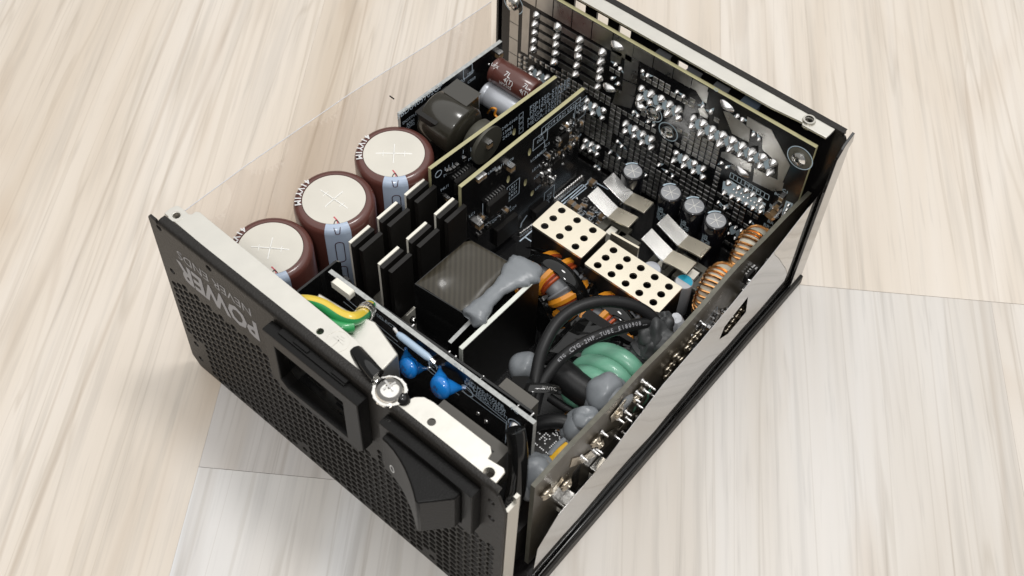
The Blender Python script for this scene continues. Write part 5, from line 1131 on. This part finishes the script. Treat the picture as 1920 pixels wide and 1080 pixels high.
# screws on the board
for px, py, r in ((1253, 247, 2.9), (1500, 296, 3.6), (963, 6, 3.4), (1226, 213, 2.4)):
    a, b = BB.hit(px, py); f = BB.moved(a, b, 0); t = f
    mb = MB(); mb.lathe(f, [(0, 1.5), (.6, 1.5), (.8, 2.2), (1.9, 1.9), (2.7, 1.2), (2.9, .3), (2.9, 0), (0, 0)], 20); mb.box(f, -1.9, 1.9, -.35, .35, 1.8, 2.1); mb.box(f, -.35, .35, -1.9, 1.9, 1.8, 2.1); mb.build('screw', NICKEL, bb)
    silk.plate(BB, circ(a, b, r + 1.5, 28), [circ(a, b, r + 1.15, 28)], .02, .07)
    if px == 1500: MB().plate(BB, circ(a, b, r + .9, 24), [circ(a, b, 2.95, 24)], .01, .1).build('screw_pad', OLIVE_EDGE, bb)
    occ.append((a, b, r + 2))
for px, py, s, z in ((1343, 167, 'o', 3.5), (1470, 357, 'BC1', 2.2), (1460, 366, 'BC5', 2.0), (1450, 388, 'BR1', 2.0), (1452, 405, 'BR7', 2.2), (1440, 425, 'BR2', 2.4), (1450, 420, 'BR11', 2.4), (1410, 350, 'oooooo', 2.0), (1420, 430, 'o', 3), (1175, 316, 'BC2', 2.2)):
    a, b = BB.hit(px, py); silk.text(BB, s, z, a, b)
a, b = BB.hit(1420, 358); silk.line(BB, [(a - 12, b - 1.4), (a + 5, b - 1.4), (a + 5, b + 1.4), (a - 12, b + 1.4), (a - 12, b - 1.4)], .3); rects.append((a - 13, a + 6, b - 2, b + 2))
for k in range(9): silk.line(BB, [(a - 10.5 + k * 1.7, b - 1.4), (a - 10.5 + k * 1.7, b + 1.4)], .3)
silk.build('silkscreen', SILKBLUE, bb, smooth=False)
for px, py, d, me in ((1467, 370, 90, CH_C), (1458, 387, 0, CH_C), (1450, 398, -20, CH_B)): a, b = BB.hit(px, py); inst(me.name, me, bb, BB, a, b, 0, d, 1.2)
grid = MB(); rnd = random.Random(11)
pu, pv = 2.75, 2.55
for i in range(0, 50):
    for j in range(0, 27):
        a = 10.2 + i * pu; b = 2 + j * pv
        if b > 64 or a > 128: continue
        if a > 98 and b > 62: continue
        if a > 110 and b > 52: continue
        if b > 32 and a > 117: continue
        if a < 10 and b > 36: continue
        if any((a - x) ** 2 + (b - y) ** 2 < (r + .7) ** 2 for x, y, r in occ): continue
        if any(x0 - 1.2 < a < x1 + 1.2 and y0 - 1.2 < b < y1 + 1.2 for x0, x1, y0, y1 in rects): continue
        if 71 < a < 90 and 46 < b < 50: continue
        t = rnd.uniform(-.05, .05)
        vs = [BB.at(a + sx * 1.08, b + sy * 1.0, .01) for sx, sy in ((-1, -1), (1, -1), (1, 1), (-1, 1))] + [BB.at(a + sx * .95, b + sy * .88, .13 + rnd.uniform(0, .1)) for sx, sy in ((-1, -1), (1, -1), (1, 1), (-1, 1))] + [BB.at(a + rnd.uniform(-.3, .3), b + rnd.uniform(-.3, .3), .28)]
        grid.add(vs, [(0, 1, 5, 4), (1, 2, 6, 5), (2, 3, 7, 6), (3, 0, 4, 7), (4, 5, 8), (5, 6, 8), (6, 7, 8), (7, 4, 8)])
g = grid.build('pad_grid', DULLTIN, bb, angle=60); g['kind'] = 'stuff'
# ------------------------------------------------------------------ clear films along both open sides
top = [(13, 80.0), (40, 78.5), (90, 74.0), (130, 69.5), (168, 65.5)]; tpp = [(y, z) for y, z in top]
vs = []; fs = []
for i, (y, z) in enumerate(top):
    for k in range(5): s = k / 4; vs.append(Vector((1.6 + .5 * math.sin(y * .05 + s), y, 6.3 + (z - 6.3) * s)))
for i in range(len(top) - 1):
    for k in range(4): fs.append((i * 5 + k, i * 5 + k + 1, i * 5 + 6 + k, i * 5 + 5 + k))
fl = MB().add(vs, fs).build('clear_film', FILM, None, angle=80); fl['label'] = 'clear plastic sheet standing beside the three brown capacitors'; fl['category'] = 'film'
MB().tube([Vector((1.6 + .5 * math.sin(y * .05 + 1), y, z)) for y, z in top], .16, 6).build('cut_edge', CLEAR, fl)  # light tube added for a glint along the sheet's top edge
sm = MB(); p = U(735, 183, x=2.2); sm.tube([p + Vector((0, -1.0, 1.6)), p, p + Vector((0, .9, -1.4))], .28, 6); o = sm.build('scratch', EPOXY, fl)
edge = [(1553, 343), (1511, 395), (1442, 484), (1372, 570), (1314, 639), (1242, 722), (1137, 860), (1046, 965), (1008, 1028), (998, 1075)]
XF = 150.6; SF2 = Fr((XF, 0, 0), (0, 1, 0), (0, 0, 1))
e = [SF2.hit(*q) for q in edge]; vs = []; fs = []
hole = [(SF2.hit(*q)) for q in ((1402, 556), (1398, 585), (1365, 625), (1348, 636), (1358, 612), (1375, 590))]
poly = [(q[0], max(q[1], 4)) for q in e] + [(e[-1][0], 3.0)] + [(y, 3.0) for y in (40, 80, 120, 150, 176)]
fr_ = MB().plate(SF2, poly, [hole], 0, .15).build('clear_film', FILMR, None); fr_['label'] = 'glossy plastic sheet with a torn slot standing outside the side board'; fr_['category'] = 'film'
# added black roll: the sheet's bulge and the dark lip reflected in it
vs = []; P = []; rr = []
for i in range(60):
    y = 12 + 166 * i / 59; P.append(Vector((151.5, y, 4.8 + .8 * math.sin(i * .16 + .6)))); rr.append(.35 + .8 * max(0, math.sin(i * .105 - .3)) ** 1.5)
MB().tube(P, rr, 10).build('lip_reflection_roll', GLOSSY, psu, angle=80)
for o in bpy.data.objects:
    if o.name.split('.')[0] in ('silkscreen', 'lettering', 'code_print', 'sleeve_print', 'dotted_code'): o['kind'] = 'stuff'
